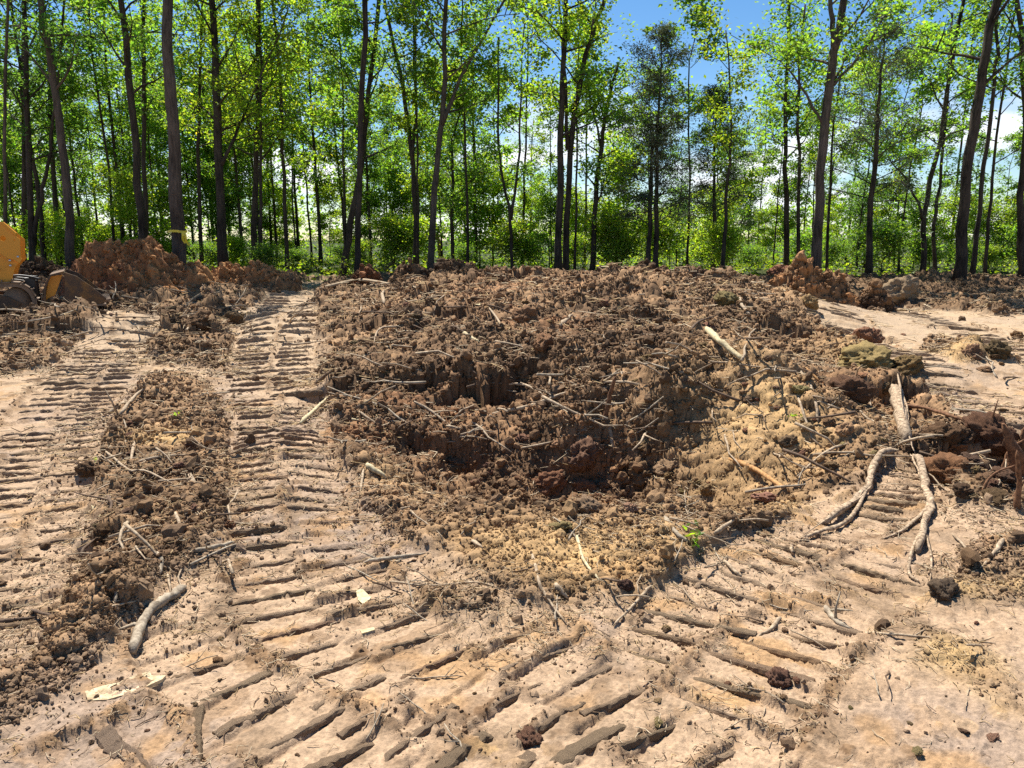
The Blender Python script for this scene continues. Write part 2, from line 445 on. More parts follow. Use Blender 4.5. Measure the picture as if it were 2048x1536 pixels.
def soil_mat(name, instanced=False, grain=1.0):
    m, nt, b = mat(name)
    at = nt.nodes.new('ShaderNodeAttribute')
    at.attribute_name = 'soil'
    at.attribute_type = 'INSTANCER' if instanced else 'GEOMETRY'
    tc = nt.nodes.new('ShaderNodeTexCoord')
    n1 = nt.nodes.new('ShaderNodeTexNoise')
    n1.inputs['Scale'].default_value = 55.0
    n1.inputs['Detail'].default_value = 6.0
    n1.inputs['Roughness'].default_value = 0.7
    nt.links.new(tc.outputs['Object'], n1.inputs['Vector'])
    mr = nt.nodes.new('ShaderNodeMapRange')
    mr.inputs['From Min'].default_value = 0.3
    mr.inputs['From Max'].default_value = 0.7
    mr.inputs['To Min'].default_value = 0.62
    mr.inputs['To Max'].default_value = 1.35
    nt.links.new(n1.outputs['Fac'], mr.inputs['Value'])
    mx = nt.nodes.new('ShaderNodeVectorMath')
    mx.operation = 'SCALE'
    nt.links.new(at.outputs['Color'], mx.inputs[0])
    nt.links.new(mr.outputs[0], mx.inputs['Scale'])
    nt.links.new(mx.outputs[0], b.inputs['Base Color'])
    b.inputs['Roughness'].default_value = 0.95
    b.inputs['Specular IOR Level'].default_value = 0.15
    n2 = nt.nodes.new('ShaderNodeTexNoise')
    n2.inputs['Scale'].default_value = 90.0
    n2.inputs['Detail'].default_value = 4.0
    n2.inputs['Roughness'].default_value = 0.75
    nt.links.new(tc.outputs['Object'], n2.inputs['Vector'])
    bp = nt.nodes.new('ShaderNodeBump')
    bp.inputs['Strength'].default_value = 0.55 * grain
    bp.inputs['Distance'].default_value = 0.012
    nt.links.new(n2.outputs['Fac'], bp.inputs['Height'])
    nt.links.new(bp.outputs[0], b.inputs['Normal'])
    return m

M_SOIL = soil_mat('soil')

def set_soil(me, col):
    a = me.attributes.new('soil', 'FLOAT_COLOR', 'POINT')
    c4 = np.ones((len(col), 4), np.float32)
    c4[:, :3] = col
    a.data.foreach_set('color', c4.ravel())

def grid_mesh(name, V, nr, nc, smooth=True):
    me = bpy.data.meshes.new(name)
    me.vertices.add(nr * nc)
    me.vertices.foreach_set('co', np.ascontiguousarray(V, np.float32).ravel())
    i = np.arange((nr - 1) * (nc - 1))
    r, c_ = i // (nc - 1), i % (nc - 1)
    a = r * nc + c_
    F = np.stack([a, a + 1, a + nc + 1, a + nc], 1).astype(np.int32)
    me.loops.add(F.size)
    me.loops.foreach_set('vertex_index', F.ravel())
    me.polygons.add(len(F))
    me.polygons.foreach_set('loop_start', np.arange(0, F.size, 4, dtype=np.int32))
    me.polygons.foreach_set('use_smooth', np.full(len(F), smooth))
    me.update(calc_edges=True)
    me.validate()
    return me

def obj(name, me, m=None, parent=None):
    o = bpy.data.objects.new(name, me)
    if m is not None and me is not None and not me.materials:
        me.materials.append(m)
    COL.objects.link(o)
    if parent is not None:
        o.parent = parent
    return o

def tag(o, label=None, cat=None, group=None, kind=None):
    if label: o['label'] = label
    if cat: o['category'] = cat
    if group: o['group'] = group
    if kind: o['kind'] = kind
    return o

NCOL_D = 760
rows = [-6, -4, -2, -1, 0, 0.6]
yy = 1.0
while yy < 30:
    rows.append(yy)
    yy += 0.0030 * yy + 0.0016
while yy < 1500:
    rows.append(yy)
    yy *= 1.06
rows = np.array(rows)
uin = np.linspace(-0.80, 0.80, NCOL_D)
uout = 0.80 + np.geomspace(0.01, 3.0, 30)
us = np.concatenate([-uout[::-1], uin, uout])
wid = np.maximum(rows, 1.0) + 0.8
GX = wid[:, None] * us[None, :]
GY = np.repeat(rows[:, None], len(us), 1)
GZ, GC, GR, GP = ground(GX, GY, True)
SX = np.gradient(GZ, axis=1) / np.gradient(GX, axis=1)
SY = np.gradient(GZ, axis=0) / np.gradient(GY, axis=0)
SLOPE = np.sqrt(SX ** 2 + SY ** 2)
dm, _ = domes(GX * 1.0, GY + 1.5 * GZ, 0.10, 701)
dn, _ = domes(GX * 1.0, GY + 1.5 * GZ, 0.045, 711)
push = GR * (0.05 * dm + 0.025 * dn) * np.clip(SLOPE, 0, 2.5) / 2.5 * (GY < 26)
GX = GX - push * SX / (SLOPE + 1e-6)
GY = GY - push * SY / (SLOPE + 1e-6)
g_me = grid_mesh('ground', np.stack([GX, GY, GZ], -1).reshape(-1, 3), len(rows), len(us))
set_soil(g_me, GC.reshape(-1, 3))
GROUND = tag(obj('ground', g_me, M_SOIL), kind='structure')
print('ground', len(rows), len(us), 2 * len(rows) * len(us))

ROWS, US, WID = rows, us, wid
def gzv(x, y):
    """height of the built ground, by look-up"""
    x, y = np.asarray(x, float), np.asarray(y, float)
    r = np.clip(np.interp(y, ROWS, np.arange(len(ROWS))), 0, len(ROWS) - 1.001)
    c = np.clip(np.interp(x / (np.maximum(y, 1.0) + 0.8), US, np.arange(len(US))), 0, len(US) - 1.001)
    i, j = r.astype(int), c.astype(int)
    a, b = r - i, c - j
    return (GZ[i, j] * (1 - a) + GZ[i + 1, j] * a) * (1 - b) + (GZ[i, j + 1] * (1 - a) + GZ[i + 1, j + 1] * a) * b

def gz(x, y):
    return float(gzv([x], [y])[0])

def hit(px, py, lo=1.2, hi=40.0):
    """first point of the ground seen there"""
    a, b = (px - 1024) / FPX, (768 - py) / FPX
    d = np.array((a, CP + b * SP, -SP + b * CP))
    ts = np.geomspace(lo, hi, 1200)
    X, Y, Z = d[0] * ts, d[1] * ts, CAM_H + d[2] * ts
    g = gzv(X, Y)
    i = int(np.argmax(Z < g))
    if Z[i] >= g[i]:
        i = len(ts) - 1
    return Vector((X[i], Y[i], g[i]))

def gcol(x, y):
    i = int(np.clip(np.searchsorted(ROWS, y), 0, len(ROWS) - 1))
    j = int(np.clip(np.searchsorted(US, x / (max(y, 1.0) + 0.8)), 0, len(US) - 1))
    return GC[i, j], GR[i, j]
# ------------------------------------------------------------------ crumbled soil lying on the ground: nobody could count it
M_CRUMB = soil_mat('crumbled_soil', True, 1.0)

def gn_scatter(name, variants, mat_, build):
    """node group that puts one of a few built shapes on every vertex"""
    ng = bpy.data.node_groups.new(name, 'GeometryNodeTree')
    ng.interface.new_socket('Geometry', in_out='INPUT', socket_type='NodeSocketGeometry')
    ng.interface.new_socket('Geometry', in_out='OUTPUT', socket_type='NodeSocketGeometry')
    N, L = ng.nodes, ng.links
    gi, go = N.new('NodeGroupInput'), N.new('NodeGroupOutput')
    j = N.new('GeometryNodeGeometryToInstance')
    for k in reversed(range(variants)):
        L.new(build(N, L, k), j.inputs[0])
    ip = N.new('GeometryNodeInstanceOnPoints')
    L.new(gi.outputs[0], ip.inputs['Points'])
    L.new(j.outputs[0], ip.inputs['Instance'])
    ip.inputs['Pick Instance'].default_value = True
    for nm, ty, so in (('variant', 'INT', 'Instance Index'), ('turn', 'FLOAT_VECTOR', 'Rotation'), ('size', 'FLOAT_VECTOR', 'Scale')):
        a = N.new('GeometryNodeInputNamedAttribute')
        a.data_type = ty
        a.inputs['Name'].default_value = nm
        L.new(a.outputs['Attribute'], ip.inputs[so])
    sm = N.new('GeometryNodeSetMaterial')
    sm.inputs['Material'].default_value = mat_
    L.new(ip.outputs[0], sm.inputs['Geometry'])
    L.new(sm.outputs[0], go.inputs[0])
    return ng

def build_clod(N, L, k):
    ico = N.new('GeometryNodeMeshIcoSphere')
    ico.inputs['Radius'].default_value = 1.0
    ico.inputs['Subdivisions'].default_value = 2
    pos = N.new('GeometryNodeInputPosition')
    no = N.new('ShaderNodeTexNoise')
    no.inputs['Scale'].default_value = 1.1
    no.inputs['Detail'].default_value = 3.0
    no.inputs['Roughness'].default_value = 0.75
    off = N.new('ShaderNodeVectorMath')
    off.operation = 'ADD'
    off.inputs[1].default_value = (k * 7.3, k * 3.1, k * 5.7)
    L.new(pos.outputs[0], off.inputs[0])
    L.new(off.outputs[0], no.inputs['Vector'])
    mr = N.new('ShaderNodeMapRange')
    mr.inputs['From Min'].default_value = 0.25
    mr.inputs['From Max'].default_value = 0.75
    mr.inputs['To Min'].default_value = 0.35
    mr.inputs['To Max'].default_value = 1.5
    L.new(no.outputs['Fac'], mr.inputs['Value'])
    sc_ = N.new('ShaderNodeVectorMath')
    sc_.operation = 'SCALE'
    L.new(pos.outputs[0], sc_.inputs[0])
    L.new(mr.outputs[0], sc_.inputs['Scale'])
    sp = N.new('GeometryNodeSetPosition')
    L.new(ico.outputs['Mesh'], sp.inputs['Geometry'])
    L.new(sc_.outputs[0], sp.inputs['Position'])
    return sp.outputs[0]

def point_cloud(name, P, size, turn, variant, soil, ng, label, cat):
    me = bpy.data.meshes.new(name)
    me.vertices.add(len(P))
    me.vertices.foreach_set('co', np.ascontiguousarray(P, np.float32).ravel())
    for nm, ty, key, arr in (('size', 'FLOAT_VECTOR', 'vector', size), ('turn', 'FLOAT_VECTOR', 'vector', turn)):
        a = me.attributes.new(nm, ty, 'POINT')
        a.data.foreach_set(key, np.ascontiguousarray(arr, np.float32).ravel())
    a = me.attributes.new('variant', 'INT', 'POINT')
    a.data.foreach_set('value', np.ascontiguousarray(variant, np.int32))
    set_soil(me, soil)
    o = obj(name, me)
    md = o.modifiers.new('scatter', 'NODES')
    md.node_group = ng
    return tag(o, label, cat, kind='stuff')

GN_CLOD = gn_scatter('clods', 6, M_CRUMB, build_clod)


CR_P, CR_S, CR_C = [], [], []
dens = np.where(GR > 0.3, np.clip(0.5 + 1.2 * fbm(GX * 1.9, GY * 1.9, 501, 2), 0.15, 1) * (1 + 2.5 * np.clip(SLOPE, 0, 2)), 0)
dens = np.maximum(dens, np.clip(GP, 0, 1) * 0.40)
dens = np.maximum(dens, 0.012 * np.clip(0.5 + 2.2 * fbm(GX * 2.5, GY * 2.5, 511, 2), 0.1, 2))
dens *= (GY > 1.2) & (GY < 26) & (np.abs(us)[None] < 0.8)
w = (dens / dens.sum()).ravel()
idx = np.searchsorted(np.cumsum(w), nrs.rand(290000))
idx = np.clip(idx, 0, w.size - 1)
cx = GX.ravel()[idx]; cy = GY.ravel()[idx]; cz = GZ.ravel()[idx]
cc = GC.reshape(-1, 3)[idx]; crr = GR.ravel()[idx]
n = len(cx)
cx = cx + nrs.randn(n) * 0.003; cy = cy + nrs.randn(n) * 0.006
sz = (0.0016 + 0.00078 * np.minimum(cy, 15)) * np.exp(0.60 * nrs.randn(n)) * np.where(nrs.rand(n) < 0.03, 2.4, 0.95) * np.where(crr > 0.35, 1.0, 0.7)
sz = sz * (1 - 0.35 * np.clip(1.2 * gs(cx, cy, YEL), 0, 1))
sz = np.clip(sz, 0.0015, 0.06)
cc = cc * nrs.uniform(0.75, 1.3, (n, 1))
dark = nrs.rand(n) < np.where(crr > 0.35, 0.15, 0.5)
cc = np.where(dark[:, None], np.array((0.16, 0.10, 0.058)) * nrs.uniform(0.6, 1.5, (n, 1)), cc)
CR_P.append(np.stack([cx, cy, cz + sz * 0.3], 1)); CR_S.append(sz); CR_C.append(cc)

def finish_crumbs():
    P, S, C = np.vstack(CR_P), np.concatenate(CR_S), np.vstack(CR_C)
    n = len(P)
    point_cloud('crumbled_soil', P, S[:, None] * nrs.uniform(0.6, 1.3, (n, 3)), nrs.uniform(0, 6.28, (n, 3)), nrs.randint(0, 6, n), C, GN_CLOD,
                'loose brown soil crumbs strewn over the churned ground', 'soil')
    print('crumbs', n)
# ------------------------------------------------------------------ trees
def bark_mat(name, c1, c2):
    m, nt, b = mat(name)
    tc = nt.nodes.new('ShaderNodeTexCoord')
    mp = nt.nodes.new('ShaderNodeMapping')
    mp.inputs['Scale'].default_value = (22, 22, 3.2)
    nt.links.new(tc.outputs['Object'], mp.inputs[0])
    n1 = nt.nodes.new('ShaderNodeTexNoise')
    n1.inputs['Scale'].default_value = 1.0
    n1.inputs['Detail'].default_value = 5.0
    n1.inputs['Roughness'].default_value = 0.65
    nt.links.new(mp.outputs[0], n1.inputs['Vector'])
    n2 = nt.nodes.new('ShaderNodeTexNoise')
    n2.inputs['Scale'].default_value = 0.9
    n2.inputs['Detail'].default_value = 3.0
    nt.links.new(tc.outputs['Object'], n2.inputs['Vector'])
    ad = nt.nodes.new('ShaderNodeMath')
    ad.operation = 'ADD'
    nt.links.new(n1.outputs['Fac'], ad.inputs[0])
    nt.links.new(n2.outputs['Fac'], ad.inputs[1])
    rp = nt.nodes.new('ShaderNodeValToRGB')
    rp.color_ramp.elements[0].position = 0.75
    rp.color_ramp.elements[0].color = (*c1, 1)
    rp.color_ramp.elements[1].position = 1.2
    rp.color_ramp.elements[1].color = (*c2, 1)
    mh = nt.nodes.new('ShaderNodeMath')
    mh.operation = 'MULTIPLY'
    mh.inputs[1].default_value = 1.0
    nt.links.new(ad.outputs[0], mh.inputs[0])
    rs = nt.nodes.new('ShaderNodeMapRange')
    rs.inputs['From Min'].default_value = 0.7
    rs.inputs['From Max'].default_value = 1.3
    nt.links.new(mh.outputs[0], rs.inputs['Value'])
    rp.color_ramp.elements[0].position = 0.1
    rp.color_ramp.elements[1].position = 0.9
    nt.links.new(rs.outputs[0], rp.inputs[0])
    nt.links.new(rp.outputs[0], b.inputs['Base Color'])
    b.inputs['Roughness'].default_value = 0.9
    b.inputs['Specular IOR Level'].default_value = 0.2
    bp = nt.nodes.new('ShaderNodeBump')
    bp.inputs['Strength'].default_value = 0.9
    bp.inputs['Distance'].default_value = 0.03
    nt.links.new(n1.outputs['Fac'], bp.inputs['Height'])
    nt.links.new(bp.outputs[0], b.inputs['Normal'])
    return m

def leaf_mat(name, trans=0.6, glow=(1.35, 1.3, 0.5)):
    m, nt, b = mat(name)
    nt.nodes.remove(b)
    out = [n for n in nt.nodes if n.type == 'OUTPUT_MATERIAL'][0]
    at = nt.nodes.new('ShaderNodeAttribute')
    at.attribute_name = 'leaf'
    oi = nt.nodes.new('ShaderNodeObjectInfo')
    hs = nt.nodes.new('ShaderNodeHueSaturation')
    mr = nt.nodes.new('ShaderNodeMapRange')
    mr.inputs['To Min'].default_value = 0.8
    mr.inputs['To Max'].default_value = 1.2
    nt.links.new(oi.outputs['Random'], mr.inputs['Value'])
    nt.links.new(mr.outputs[0], hs.inputs['Value'])
    nt.links.new(at.outputs['Color'], hs.inputs['Color'])
    df = nt.nodes.new('ShaderNodeBsdfDiffuse')
    tr = nt.nodes.new('ShaderNodeBsdfTranslucent')
    gl = nt.nodes.new('ShaderNodeBsdfGlossy')
    gl.inputs['Roughness'].default_value = 0.55
    gl.inputs['Color'].default_value = (0.9, 1.0, 1.0, 1)
    mu = nt.nodes.new('ShaderNodeVectorMath')
    mu.operation = 'MULTIPLY'
    mu.inputs[1].default_value = tuple(2.0 * g for g in glow)
    nt.links.new(hs.outputs[0], mu.inputs[0])
    nt.links.new(hs.outputs[0], df.inputs['Color'])
    nt.links.new(mu.outputs[0], tr.inputs['Color'])
    m1 = nt.nodes.new('ShaderNodeMixShader')
    m1.inputs[0].default_value = trans
    nt.links.new(df.outputs[0], m1.inputs[1])
    nt.links.new(tr.outputs[0], m1.inputs[2])
    m2 = nt.nodes.new('ShaderNodeMixShader')
    m2.inputs[0].default_value = 0.025
    nt.links.new(m1.outputs[0], m2.inputs[1])
    nt.links.new(gl.outputs[0], m2.inputs[2])
    nt.links.new(m2.outputs[0], out.inputs[0])
    return m

M_BARK = bark_mat('grey_brown_bark', (0.016, 0.012, 0.009), (0.085, 0.066, 0.050))
M_BARKP = bark_mat('pale_bark', (0.030, 0.023, 0.018), (0.14, 0.11, 0.086))
M_LEAF = leaf_mat('broad_leaves')
M_CEDAR = leaf_mat('cedar_sprays', 0.22, (1.0, 1.0, 0.7))

class Tubes:
    def __init__(self):
        self.V, self.F, self.n = [], [], 0
    def tube(self, pts, rad, sides=6, wob=0.0, cap=True):
        P = np.array([tuple(p) for p in pts], float)
        R = np.array(rad, float)
        k = len(P)
        T = np.gradient(P, axis=0)
        T /= np.linalg.norm(T, axis=1)[:, None] + 1e-9
        ref = np.array((1.0, 0.0, 0.0)) if abs(T[0][0]) < 0.8 else np.array((0.0, 1.0, 0.0))
        A = np.cross(T, ref)
        A /= np.linalg.norm(A, axis=1)[:, None] + 1e-9
        B = np.cross(T, A)
        th = np.linspace(0, 2 * math.pi, sides, endpoint=False)
        rr = R[:, None] * (1 + wob * nrs.randn(k, sides))
        V = P[:, None] + A[:, None] * (rr * np.cos(th))[..., None] + B[:, None] * (rr * np.sin(th))[..., None]
        self.V.append(V.reshape(-1, 3))
        i, j = np.meshgrid(np.arange(k - 1), np.arange(sides), indexing='ij')
        a = i * sides + j
        b = i * sides + (j + 1) % sides
        self.F += (np.stack([a, b, b + sides, a + sides], -1).reshape(-1, 4) + self.n).tolist()
        if cap:
            self.F.append([self.n + s for s in range(sides)][::-1])
            self.F.append([self.n + (k - 1) * sides + s for s in range(sides)])
        self.n += k * sides
    def mesh(self, name, origin=(0, 0, 0), smooth=True):
        me = bpy.data.meshes.new(name)
        V = np.vstack(self.V) - np.array(origin)
        me.from_pydata(V.tolist(), [], self.F)
        me.polygons.foreach_set('use_smooth', np.full(len(me.polygons), smooth))
        return me

def leaf_mesh(name, C, size, tint, aspect=0.55, updir=0.35, axis=None, droop=-0.25):
    """one small four-sided leaf per centre"""
    n = len(C)
    C = np.asarray(C, float)
    size = np.broadcast_to(size, (n,)).astype(float)
    N = nrs.randn(n, 3)
    N[:, 2] = np.abs(N[:, 2]) + updir * 3
    N /= np.linalg.norm(N, axis=1)[:, None]
    D = nrs.randn(n, 3) if axis is None else np.asarray(axis) + 0.5 * nrs.randn(n, 3)
    D[:, 2] += droop
    D -= N * (D * N).sum(1)[:, None]
    D /= np.linalg.norm(D, axis=1)[:, None] + 1e-9
    S = np.cross(N, D)
    L = size[:, None] * D
    Wd = (size * aspect)[:, None] * S
    k = (size * nrs.uniform(-0.1, 0.25, n))[:, None] * N
    V = np.stack([C - L * 0.5, C - L * 0.05 + Wd * 0.5 + k, C + L * 0.5, C - L * 0.05 - Wd * 0.5 + k], 1).reshape(-1, 3)
    me = bpy.data.meshes.new(name)
    me.vertices.add(4 * n)
    me.vertices.foreach_set('co', np.ascontiguousarray(V, np.float32).ravel())
    me.loops.add(4 * n)
    me.loops.foreach_set('vertex_index', np.arange(4 * n, dtype=np.int32))
    me.polygons.add(n)
    me.polygons.foreach_set('loop_start', np.arange(0, 4 * n, 4, dtype=np.int32))
    me.polygons.foreach_set('use_smooth', np.zeros(n, bool))
    me.update(calc_edges=True)
    t = np.asarray(tint, float)
    if t.ndim == 1:
        t = np.broadcast_to(t, (n, 3))
    t = t * np.exp(0.22 * nrs.randn(n, 1)) * (1 + 0.10 * nrs.randn(n, 3))
    c4 = np.ones((n, 4), np.float32)
    c4[:, :3] = np.clip(t, 0.004, 0.6)
    a = me.attributes.new('leaf', 'FLOAT_COLOR', 'POINT')
    a.data.foreach_set('color', np.repeat(c4, 4, 0).ravel())
    return me

def interp_path(P, t):
    P = np.asarray(P)
    s = np.concatenate([[0], np.cumsum(np.linalg.norm(np.diff(P, axis=0), axis=1))])
    q = np.asarray(t) * s[-1]
    return np.stack([np.interp(q, s, P[:, k]) for k in range(3)], -1)

BRIGHT = (0.150, 0.215, 0.024)
MID = (0.100, 0.175, 0.028)
DEEP = (0.060, 0.120, 0.028)
CEDAR = (0.062, 0.078, 0.042)

def grow(tb, leaves, path, r0, r1, z0, z1, rad, nlimb, per, kind='broad', low=0.0, lsize=0.12, bias=None):
    """limbs, twigs and leaf positions on one stem; leaves gets (centre, size, direction)"""
    P = np.asarray(path, float)
    Lz = P[:, 2]
    for i in range(nlimb):
        f = (i + nrs.rand()) / nlimb
        h = z0 + (z1 - z0) * f
        t = np.clip((h - Lz[0]) / (Lz[-1] - Lz[0]), 0, 0.985)
        base = interp_path(P, [t])[0]
        az = i * 2.4 + nrs.uniform(-0.5, 0.5)
        if kind == 'cedar':
            prof = (1 - f) ** 0.6 * nrs.uniform(0.4, 1.15) + 0.14
            el = math.radians(nrs.uniform(0, 45) + 22 * f)
        else:
            prof = (0.55 + 0.45 * math.sin(math.pi * (0.15 + 0.8 * f))) * nrs.uniform(0.55, 1.15)
            el = math.radians(nrs.uniform(12, 55))
        ln = rad * prof
        d = np.array((math.cos(az) * math.cos(el), math.sin(az) * math.cos(el), math.sin(el)))
        pts = [base]
        m = 5
        for k in range(1, m):
            d = d + 0.16 * nrs.randn(3) + np.array((0, 0, 0.05 if kind != 'cedar' else -0.06))
            d /= np.linalg.norm(d)
            pts.append(pts[-1] + d * ln / (m - 1))
        rb = max(0.012, (r0 + (r1 - r0) * t) * (0.42 if kind != 'cedar' else 0.26))
        tb.tube(pts, np.linspace(rb, 0.008, m), 5, cap=False)
        q = []
        for k in range(3 if kind != 'cedar' else 4):
            s = nrs.uniform(0.3, 0.95)
            b = interp_path(pts, [s])[0]
            dd = d + 0.8 * nrs.randn(3)
            dd[2] = dd[2] * 0.6 + 0.15
            dd /= np.linalg.norm(dd)
            l2 = ln * nrs.uniform(0.22, 0.45)
            e = b + dd * l2
            tb.tube([b, b + dd * l2 * 0.5 + 0.04 * nrs.randn(3), e], [rb * 0.4 + 0.003, rb * 0.25 + 0.003, 0.004], 4, cap=False)
            q.append((b, e, dd))
        q.append((interp_path(pts, [0.45])[0], pts[-1], d))
        for b, e, dd in q:
            c = nrs.poisson(per * (1.4 if kind != 'cedar' else 0.9))
            if kind == 'cedar':
                s = nrs.rand(c) ** 0.8
                X = b + (e - b) * s[:, None] + nrs.randn(c, 3) * np.array((0.17, 0.17, 0.11)) * (0.6 + 0.3 * ln)
                leaves.append((X, nrs.uniform(0.06, 0.13, c), np.repeat(dd[None], c, 0)))
            else:
                # leaf clumps along the twig, with gaps between them
                nc = max(2, c // 16)
                s = nrs.rand(nc) * 0.85 + 0.15
                K = b + (e - b) * s[:, None] + nrs.randn(nc, 3) * np.array((0.22, 0.22, 0.15)) * (0.5 + 0.25 * ln)
                w = nrs.randint(0, nc, c)
                sp = nrs.uniform(0.10, 0.24, nc)[w]
                X = K[w] + nrs.randn(c, 3) * sp[:, None] * np.array((1.1, 1.1, 0.65))
                leaves.append((X, nrs.uniform(0.65, 1.3, c) * lsize, np.repeat(dd[None], c, 0)))

TREES = {}
def new_tree(name, label, group, stems, crown, kind='broad', tint=MID, bark=None, cat='tree'):
    """stems: list of (path points, r0, r1); crown: list of (stem, z0, z1, radius, limbs, leaves per twig, leaf size)"""
    base = stems[0][0][0]
    e = obj(name, None)
    e.location = base
    tag(e, label, cat, group)
    tb, leaves = Tubes(), []
    for path, r0, r1 in stems:
        P = smooth_line([tuple(p) for p in path], 4)
        P = P + 0.02 * nrs.randn(*P.shape) * np.array((1, 1, 0))
        k = len(P)
        f = np.linspace(0, 1, k)
        R = r0 + (r1 - r0) * f
        R = R * (1 + 0.35 * np.exp(-f * 30))
        tb.tube(P, R, 10 if r0 > 0.1 else 7, 0.04)
    for si, z0, z1, rad, nl, per, ls in crown:
        path, r0, r1 = stems[si]
        P = smooth_line([tuple(p) for p in path], 4)
        grow(tb, leaves, P, r0, r1, z0, z1, rad, nl, per, kind, lsize=ls)
    obj('trunk', tb.mesh('trunk', base), bark or M_BARK, e)
    if leaves:
        C = np.vstack([a for a, _, _ in leaves]) - np.array(base)
        S = np.concatenate([b for _, b, _ in leaves])
        A = np.vstack([c for _, _, c in leaves])
        n = len(C)
        big = fbm(C[:, 0] * 0.8 + C[:, 1], C[:, 2] * 0.8, 77, 2)
        t = np.array(tint) * (1 + 0.25 * big[:, None])
        if kind == 'cedar':
            me = leaf_mesh('crown', C, S, t, 0.28, 0.1, A, -0.1)
            obj('crown', me, M_CEDAR, e)
        else:
            me = leaf_mesh('crown', C, S, t, 0.6, 0.22, None)
            obj('crown', me, M_LEAF, e)
        e['n_leaf'] = n
        del e['n_leaf']
    return e

def stem(pts, y, w, zt=None, lean_y=0.0):
    """a stem through seen points at depth y, standing on the ground; zt extends it upward"""
    b = at_depth(pts[0][0], pts[0][1], y)
    b.z = gz(b.x, y) - 0.15
    out = [b]
    for q in pts[1:]:
        p = at_depth(q[0], q[1], y)
        p.y += lean_y * max(0, p.z)
        p.x *= p.y / y
        out.append(p)
    if zt and zt > out[-1].z + 0.4:
        d = out[-1] - out[-2]
        d = d / max(d.z, 0.3)
        out.append(out[-1] + d * (zt - out[-1].z) + Vector((rnd.uniform(-.3, .3), rnd.uniform(-.3, .3), 0)))
    r = w / FPX * y * 0.44
    return out, r

def tall(label, pts, y, w, zt_, z0, rad, nl, per, tint=MID, extra=None, bark=None, name='forest_tree', kind='broad', ls=0.125, top=0.45, group=None):
    p, r = stem(pts, y, w, min(zt_, 11.8))
    stems = [(p, r, r * top)]
    if kind != 'cedar' and pts[0][0] > 950:
        nl = int(nl * 0.78)
    crown = [(0, z0, p[-1].z, rad, nl, per, ls)]
    for ex in (extra or []):
        # a fork: (seen points starting on the trunk, width, extend to)
        q = [at_depth(a, b, y) for a, b in ex[0]]
        if ex[2] and ex[2] > q[-1].z + 0.4:
            d = q[-1] - q[-2]
            d = d / max(d.z, 0.35)
            q.append(q[-1] + d * (ex[2] - q[-1].z))
        re = ex[1] / FPX * y * 0.5
        stems.append((q, re, re * 0.35))
        crown.append((len(stems) - 1, max(q[0].z + 0.4, z0 - 0.5), q[-1].z, rad * 0.7, max(4, nl // 2), per, ls))
    return new_tree(name, label, group, stems, crown, kind, tint, bark)

G = 'tall trees at the edge of the clearing'
tall('thin pale pole-like tree at the left picture edge above the yellow loader', [(6, 520), (8, 300), (14, 0)], 21, 9, 13, 7.5, 1.6, 9, 26, DEEP, bark=M_BARKP, group=G)
tall('slim dark trunk standing first behind the loader boom plate', [(42, 520), (50, 300), (46, 100)], 27, 14, 14, 4.2, 2.4, 14, 34, DEEP, group=G)
tall('dark trunk just right of the loader boom plate, with a low fork to the right', [(62, 525), (58, 330), (50, 60)], 25, 15, 14, 4.0, 2.4, 14, 34, DEEP, extra=[([(64, 490), (80, 400), (100, 300), (115, 150)], 9, 11)], group=G)
tall('narrow crooked tree leaning left between the loader and the grey leaning trunk', [(90, 525), (78, 400), (52, 250), (32, 80)], 26, 11, 13, 5.0, 2.2, 12, 32, DEEP, group=G)
tall('grey leaning trunk left of the orange spoil heap', [(143, 520), (128, 330), (105, 150), (84, 0)], 22, 20, 14, 5.2, 2.5, 14, 34, DEEP, group=G, bark=M_BARKP)
tall('slender dark trunk close beside the grey leaning trunk', [(116, 520), (104, 300), (98, 120)], 28, 12, 14, 4.2, 2.2, 12, 34, DEEP, group=G)
tall('dark trunk rising out of the top of the orange spoil heap, leaning left', [(288, 520), (272, 300), (242, 0)], 23, 19, 15, 5.6, 2.6, 14, 34, MID, group=G)
tall('straight dark trunk crossing the leaning one above the orange spoil heap', [(291, 520), (289, 250), (287, 0)], 25, 11, 14, 5.0, 2.3, 13, 34, MID, group=G)
tall('biggest tree with furrowed bark and a yellow ribbon tied round it', [(358, 520), (352, 400), (342, 200), (334, 0)], 20, 31, 16, 9.0, 3.0, 12, 30, BRIGHT, group=G, bark=M_BARKP, top=0.55)
tall('thin trunk right behind the ribboned tree', [(402, 520), (398, 300), (402, 90)], 27, 9, 12, 4.4, 2.2, 13, 36, BRIGHT, group=G)
tall('stout dark trunk second to the right of the ribboned tree', [(446, 530), (438, 300), (424, 20)], 25, 21, 14, 4.6, 2.8, 17, 40, BRIGHT, group=G, extra=[([(444, 330), (470, 270), (500, 200)], 7, 8.5)])
tall('dark trunk with a bright yellow-green crown left of the tracked lane', [(506, 530), (512, 350), (514, 120)], 27, 14, 12, 3.8, 2.8, 17, 44, BRIGHT, group=G)
tall('thin trunk touching the right side of the yellow-green crowned tree', [(523, 535), (520, 350), (521, 60)], 26, 8, 11, 4.6, 2.2, 14, 38, BRIGHT, group=G)
tall('thin tree beyond the end of the tracked lane', [(575, 545), (568, 350), (560, 150)], 27, 10, 12, 4.0, 2.4, 15, 40, BRIGHT, group=G)
tall('dark leaning trunk just left of the long bare pole tree', [(684, 550), (700, 450), (722, 330), (738, 180)], 27, 17, 13, 4.0, 2.7, 15, 38, MID, group=G)
tall('long straight bare pole tree left of the dark brush heap', [(711, 545), (720, 300), (733, 0)], 23, 14, 15, 10.5, 2.4, 9, 26, MID, group=G, top=0.7)
